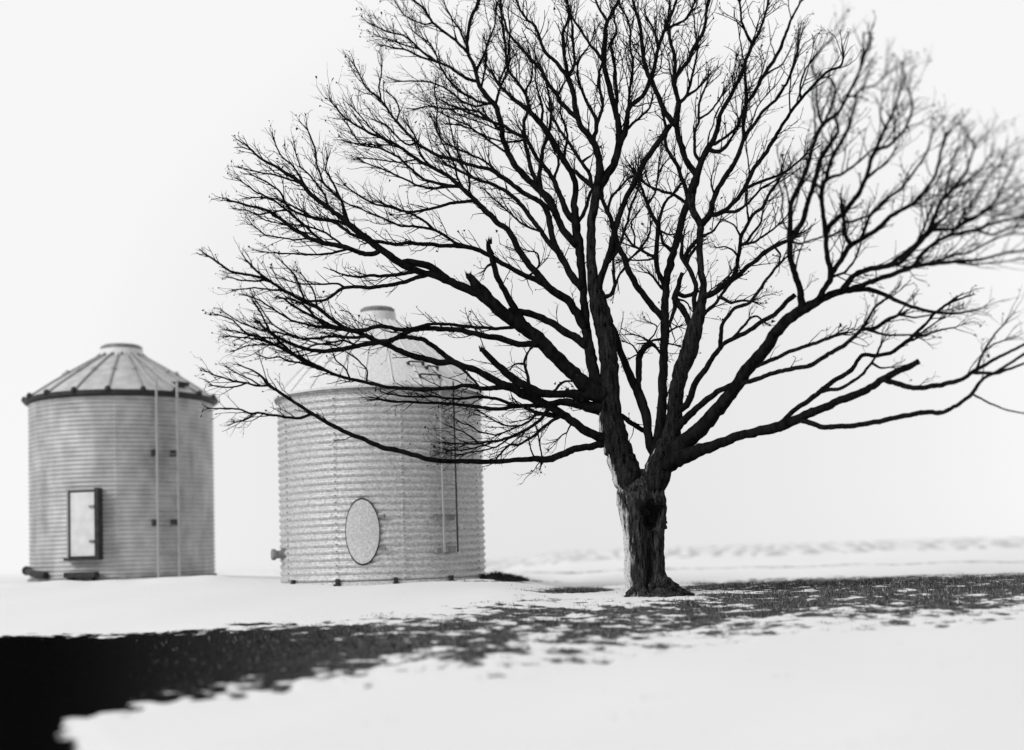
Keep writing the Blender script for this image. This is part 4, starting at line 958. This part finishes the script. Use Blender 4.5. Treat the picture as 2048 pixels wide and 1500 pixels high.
    groups[gk].tube(P3 - TO, rad, sides, True, seed=len(branches) * 1.37, bumps=.16 if sides >= 12 else .1 if sides == 8 else 0)
    allP = np.vstack([allP, np.column_stack([Q[:, 0], Q[:, 1], wv, dep])]); allG = np.concatenate([allG, np.full(len(Q), gk)])
    branches.append((gk, P3, rad, ln))
# jagged ends of the three broken limbs
for gk, (uu, vv), dy in (('F', (936, 550), 10), ('H', (977, 482), 9), ('L', (963, 697), 8)):
    j = np.hypot(allP[:, 0] - uu, allP[:, 1] - vv).argmin(); dd = allP[j, 3]
    for q in range(7):
        du = (q - 3) * 1.6; p0 = at(uu + du * .7 + 2, vv + 6, dd); p1 = at(uu + du * 1.25 + tr.uniform(-1, 1), vv - dy * tr.uniform(.4, 1.1), dd + tr.uniform(-.02, .02))
        groups[gk].tube([np.array(p0) - TO, np.array(p1) - TO], [.016, .002], 4)
LOBJ = {}
for gk, mb in groups.items():
    o = mb.build('limb', M_BARK2 if gk in 'AR' else M_LIMB, tree, smooth=True)
    a = np.zeros(len(o.data.vertices))
    if gk in 'ABR':
        co = np.empty(len(o.data.vertices) * 3); o.data.vertices.foreach_get('co', co); co = co.reshape(-1, 3)
        no = np.empty(len(o.data.vertices) * 3); o.data.vertices.foreach_get('normal', no); no = no.reshape(-1, 3)
        uu, vv, _ = proj(co + TO)
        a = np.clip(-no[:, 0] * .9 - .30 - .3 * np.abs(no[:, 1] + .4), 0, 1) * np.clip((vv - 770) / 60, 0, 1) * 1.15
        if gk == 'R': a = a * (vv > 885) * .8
    fattr(o.data, 'snow_patch', a); LOBJ[gk] = o
    if gk in 'FHL': o['label'] = {'F': 'thick limb with a snapped-off end', 'H': 'thin upright limb with a snapped-off end', 'L': 'short broken limb over the bin roof'}[gk]

# trunk: flared roots, ridged bark, a hollow facing the camera
def build_trunk():
    rowsv = [(1200, 1318, 150), (1190, 1314, 132), (1183, 1309, 116), (1172, 1302, 98), (1160, 1295, 86), (1145, 1290, 79), (1110, 1289, 76), (1060, 1287, 81), (1030, 1286, 90), (1005, 1284, 95), (985, 1282, 96), (965, 1281, 84), (948, 1281, 60), (938, 1283, 36)]
    vr = np.array([r_0[0] for r_0 in rowsv])[::-1]; cr_ = np.array([r_0[1] for r_0 in rowsv])[::-1]; wr = np.array([r_0[2] for r_0 in rowsv])[::-1]
    nV, nS = 190, 150; V = []; F = []; A = []
    for i in range(nV + 1):
        vv = 1200 + (938 - 1200) * i / nV
        c = at(float(np.interp(vv, vr, cr_)), vv, TY); r = float(np.interp(vv, vr, wr)) / 2 / 2700 * TY
        flare = max(0, (vv - 1140) / 50)
        for j in range(nS):
            a = 2 * math.pi * j / nS; ca, sa = math.cos(a), math.sin(a)
            rr = r * (1 + .10 * flare * math.sin(4 * a + .6) + .05 * flare * math.sin(9 * a + 2))
            X0 = Vector((ca * 3, sa * 3, vv * .012))
            n1 = noise.noise(Vector((ca * 4.0, sa * 4.0, vv * .010))); n2 = noise.noise(Vector((ca * 11, sa * 11, vv * .022 + 9)))
            n3 = noise.noise(Vector((ca * 26, sa * 26, vv * .07 + 3)))
            ridge = (1 - abs(n2) * 2.2)
            rr += .030 * n1 + .034 * ridge + .014 * n3 - .022
            px, py = c.x + rr * ca, c.y + rr * sa * (.92 - .5 * min(1, max(0, (1000 - vv) / 50)))
            # hollow: centre at (1300,1030), furrow running down from it
            if sa < .2:
                du = px - at(1299, vv, TY).x; dv = (vv - 1028) / 2700 * TY
                hw_ = 1 + .5 * noise.noise(Vector((math.atan2(dv, du) * 1.3, 4, 2))); hole = math.exp(-((du / .15 / hw_) ** 2 + (dv / .21 / hw_) ** 2) ** 1.8)
                lip = math.exp(-(((du / .185) ** 2 + (dv / .235) ** 2) - 1) ** 2 * 6)
                fur = math.exp(-((du + .01) / .075) ** 2) * min(1, max(0, (vv - 1030) / 20)) * min(1, max(0, (1190 - vv) / 15)) * (.8 + .5 * n1)
                fur2 = math.exp(-((du + .02) / .03) ** 2) * min(1, max(0, (1020 - vv) / 15))
                py += .5 * hole - .02 * lip * (.6 + n1) + .26 * fur + .05 * fur2
            if abs(vv - 1035) < 14 and 0 < a < .5 or abs(vv - 1052) < 8 and a > 6.0: px += .03 * max(0, n3 + .5)
            V.append((px - TO[0], py - TO[1], c.z - TO[2])); 
            # pale patches: left flank
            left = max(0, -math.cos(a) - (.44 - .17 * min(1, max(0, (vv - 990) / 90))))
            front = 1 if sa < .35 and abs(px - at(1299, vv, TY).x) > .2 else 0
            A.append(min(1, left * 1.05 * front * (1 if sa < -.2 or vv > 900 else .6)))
    for i in range(nV):
        for j in range(nS):
            k = (j + 1) % nS; F.append((i * nS + j, i * nS + k, (i + 1) * nS + k, (i + 1) * nS + j))
    F.append(tuple(range(nV * nS, (nV + 1) * nS)))
    mb = MB(); mb.add(V, F); o = mb.build('trunk', M_BARK, tree, smooth=True); fattr(o.data, 'snow_patch', A)
    # surface roots
    for pl, w0 in (([(1325, 1160), (1345, 1172), (1362, 1181), (1384, 1190)], .09), ([(1268, 1178), (1259, 1186), (1252, 1195)], .05), ([(1305, 1168), (1303, 1183), (1300, 1196)], .07), ([(1335, 1172), (1343, 1184), (1350, 1196)], .06)):
        pts = [np.array(at(a_, b_, TY - .30 + .03 * i)) - TO for i, (a_, b_) in enumerate(pl)]
        rt = MB(); rt.tube(cr(np.array(pts), 5), np.linspace(w0, .03, (len(pl) - 1) * 5 + 1), 12, True, seed=w0 * 50, bumps=.5)
        ro = rt.build('root', M_BARK, tree, smooth=True); fattr(ro.data, 'snow_patch', np.zeros(len(ro.data.vertices)))
    return o
build_trunk()

# fine twigs over every thin branch, with small buds and a few clinging leaves
def twigs():
    r2 = random.Random(21); nr = np.random.default_rng(4)
    tb_ = MB(); lf = MB(); centre = np.array([tb.x, tb.y, tb.z + 3.2]); cnt = 0
    def unit(a): return a / (np.linalg.norm(a) + 1e-9)
    def grow(p, d, L, r, lev, outw):
        n = max(3, int(L / .07)); pts = [p]; dd = d.copy(); kids = []
        st = L / n
        for i in range(n):
            dd = unit(dd + nr.normal(0, .13, 3) + np.array([0, 0, .04]) + outw * .05)
            p = p + dd * st; pts.append(p)
            if lev > 0 and i > 0 and r2.random() < .5: kids.append((p, dd.copy(), 1 - i / n))
        tb_.tube(pts, np.linspace(r, r * .45, len(pts)), 3 if r < .006 else 4, False)
        for q, e, f_ in kids:
            ax = unit(np.cross(e, nr.normal(0, 1, 3))); ang = r2.uniform(.45, 1.0)
            nd = unit(e * math.cos(ang) + ax * math.sin(ang))
            grow(q, nd, L * r2.uniform(.3, .55) * (.4 + .6 * f_) + .05, r * .6, lev - 1, outw)
        if r2.random() < .35:
            s_ = r2.uniform(.008, .016); lf.add([p + nr.normal(0, s_, 3) for _ in range(4)], [(0, 1, 2), (0, 2, 3), (1, 3, 2), (0, 3, 1)])
        return p
    for gk, P3, rad, ln in branches:
        sz = np.linalg.norm(np.diff(P3, axis=0), axis=1); cum = np.concatenate([[0], np.cumsum(sz)]); tot = cum[-1]
        right_side = gk in 'PQjklhf'
        step = .17 if right_side else .068 if gk in 'abBdCDegfSc' else .10
        s_ = tr.uniform(.1, .3)
        while s_ < tot:
            i = min(len(P3) - 2, int(np.searchsorted(cum, s_)) - 1); i = max(i, 0)
            r0 = rad[i]
            pr = .95 if r0 < .018 else .8 if r0 < .035 else .42 if r0 < .06 else .18 if r0 < .11 else 0.06
            if gk in 'PQi' and r0 > .010: pr *= .14 if gk == 'P' else .3
            if gk in 'A' and P3[i][2] < tb.z + 2.6: pr = 0
            if gk == 'O' and r0 > .02: pr *= .3
            if r2.random() < pr:
                t = unit(P3[i + 1] - P3[i]); outw = unit(P3[i] - centre)
                ax = unit(np.cross(t, nr.normal(0, 1, 3))); ang = r2.uniform(.35, .95)
                d = unit(t * math.cos(ang) + ax * math.sin(ang) + outw * .25)
                L = r2.uniform(.20, .58) * (1.0 if r0 < .04 else .8)
                if right_side or gk in 'fgabjB':
                    if r2.random() < .2 and r0 < .06 and tot - s_ > .9:
                        L = r2.uniform(.7, 1.2); d = unit(t * math.cos(ang * .7) + ax * math.sin(ang * .7) + outw * .3); grow(P3[i], d, L, min(.013, r0 * .6), 2, outw); s_ += step; continue
                if gk in 'JKOMG' and s_ > tot - .5: L *= .6
                grow(P3[i], d, L, min(.0095, max(.0052, r0 * .5)), 2 if L > .28 else 1, outw); cnt += 1
            s_ += step * r2.uniform(.6, 1.4)
        if rad[-1] < .03:      # spray at the tip
            t = unit(P3[-1] - P3[-3]); outw = unit(P3[-1] - centre)
            for q in range(5):
                ax = unit(np.cross(t, nr.normal(0, 1, 3))); ang = r2.uniform(.0, .55)
                grow(P3[-1 - (q % 3)], unit(t * math.cos(ang) + ax * math.sin(ang)), r2.uniform(.14, .32) * (.4 if gk in 'JKO' else 1) if not right_side else r2.uniform(.2, .42), max(.006, rad[-1] * .6), 2, outw)
    o = tb_.build('twigs', M_TWIG, tree); V0 = -TO
    co = np.empty(len(o.data.vertices) * 3); o.data.vertices.foreach_get('co', co); co = (co.reshape(-1, 3) - TO).ravel(); o.data.vertices.foreach_set('co', co); o.data.update()
    o['kind'] = 'stuff'
    # buds and shrivelled leaves
    l = lf.build('dead_leaves', M_DRY, tree)
    co = np.empty(len(l.data.vertices) * 3); l.data.vertices.foreach_get('co', co); co = (co.reshape(-1, 3) - TO).ravel(); l.data.vertices.foreach_set('co', co); l.data.update()
    l['kind'] = 'stuff'
    print('twig starts', cnt, 'verts', len(o.data.vertices))
twigs()
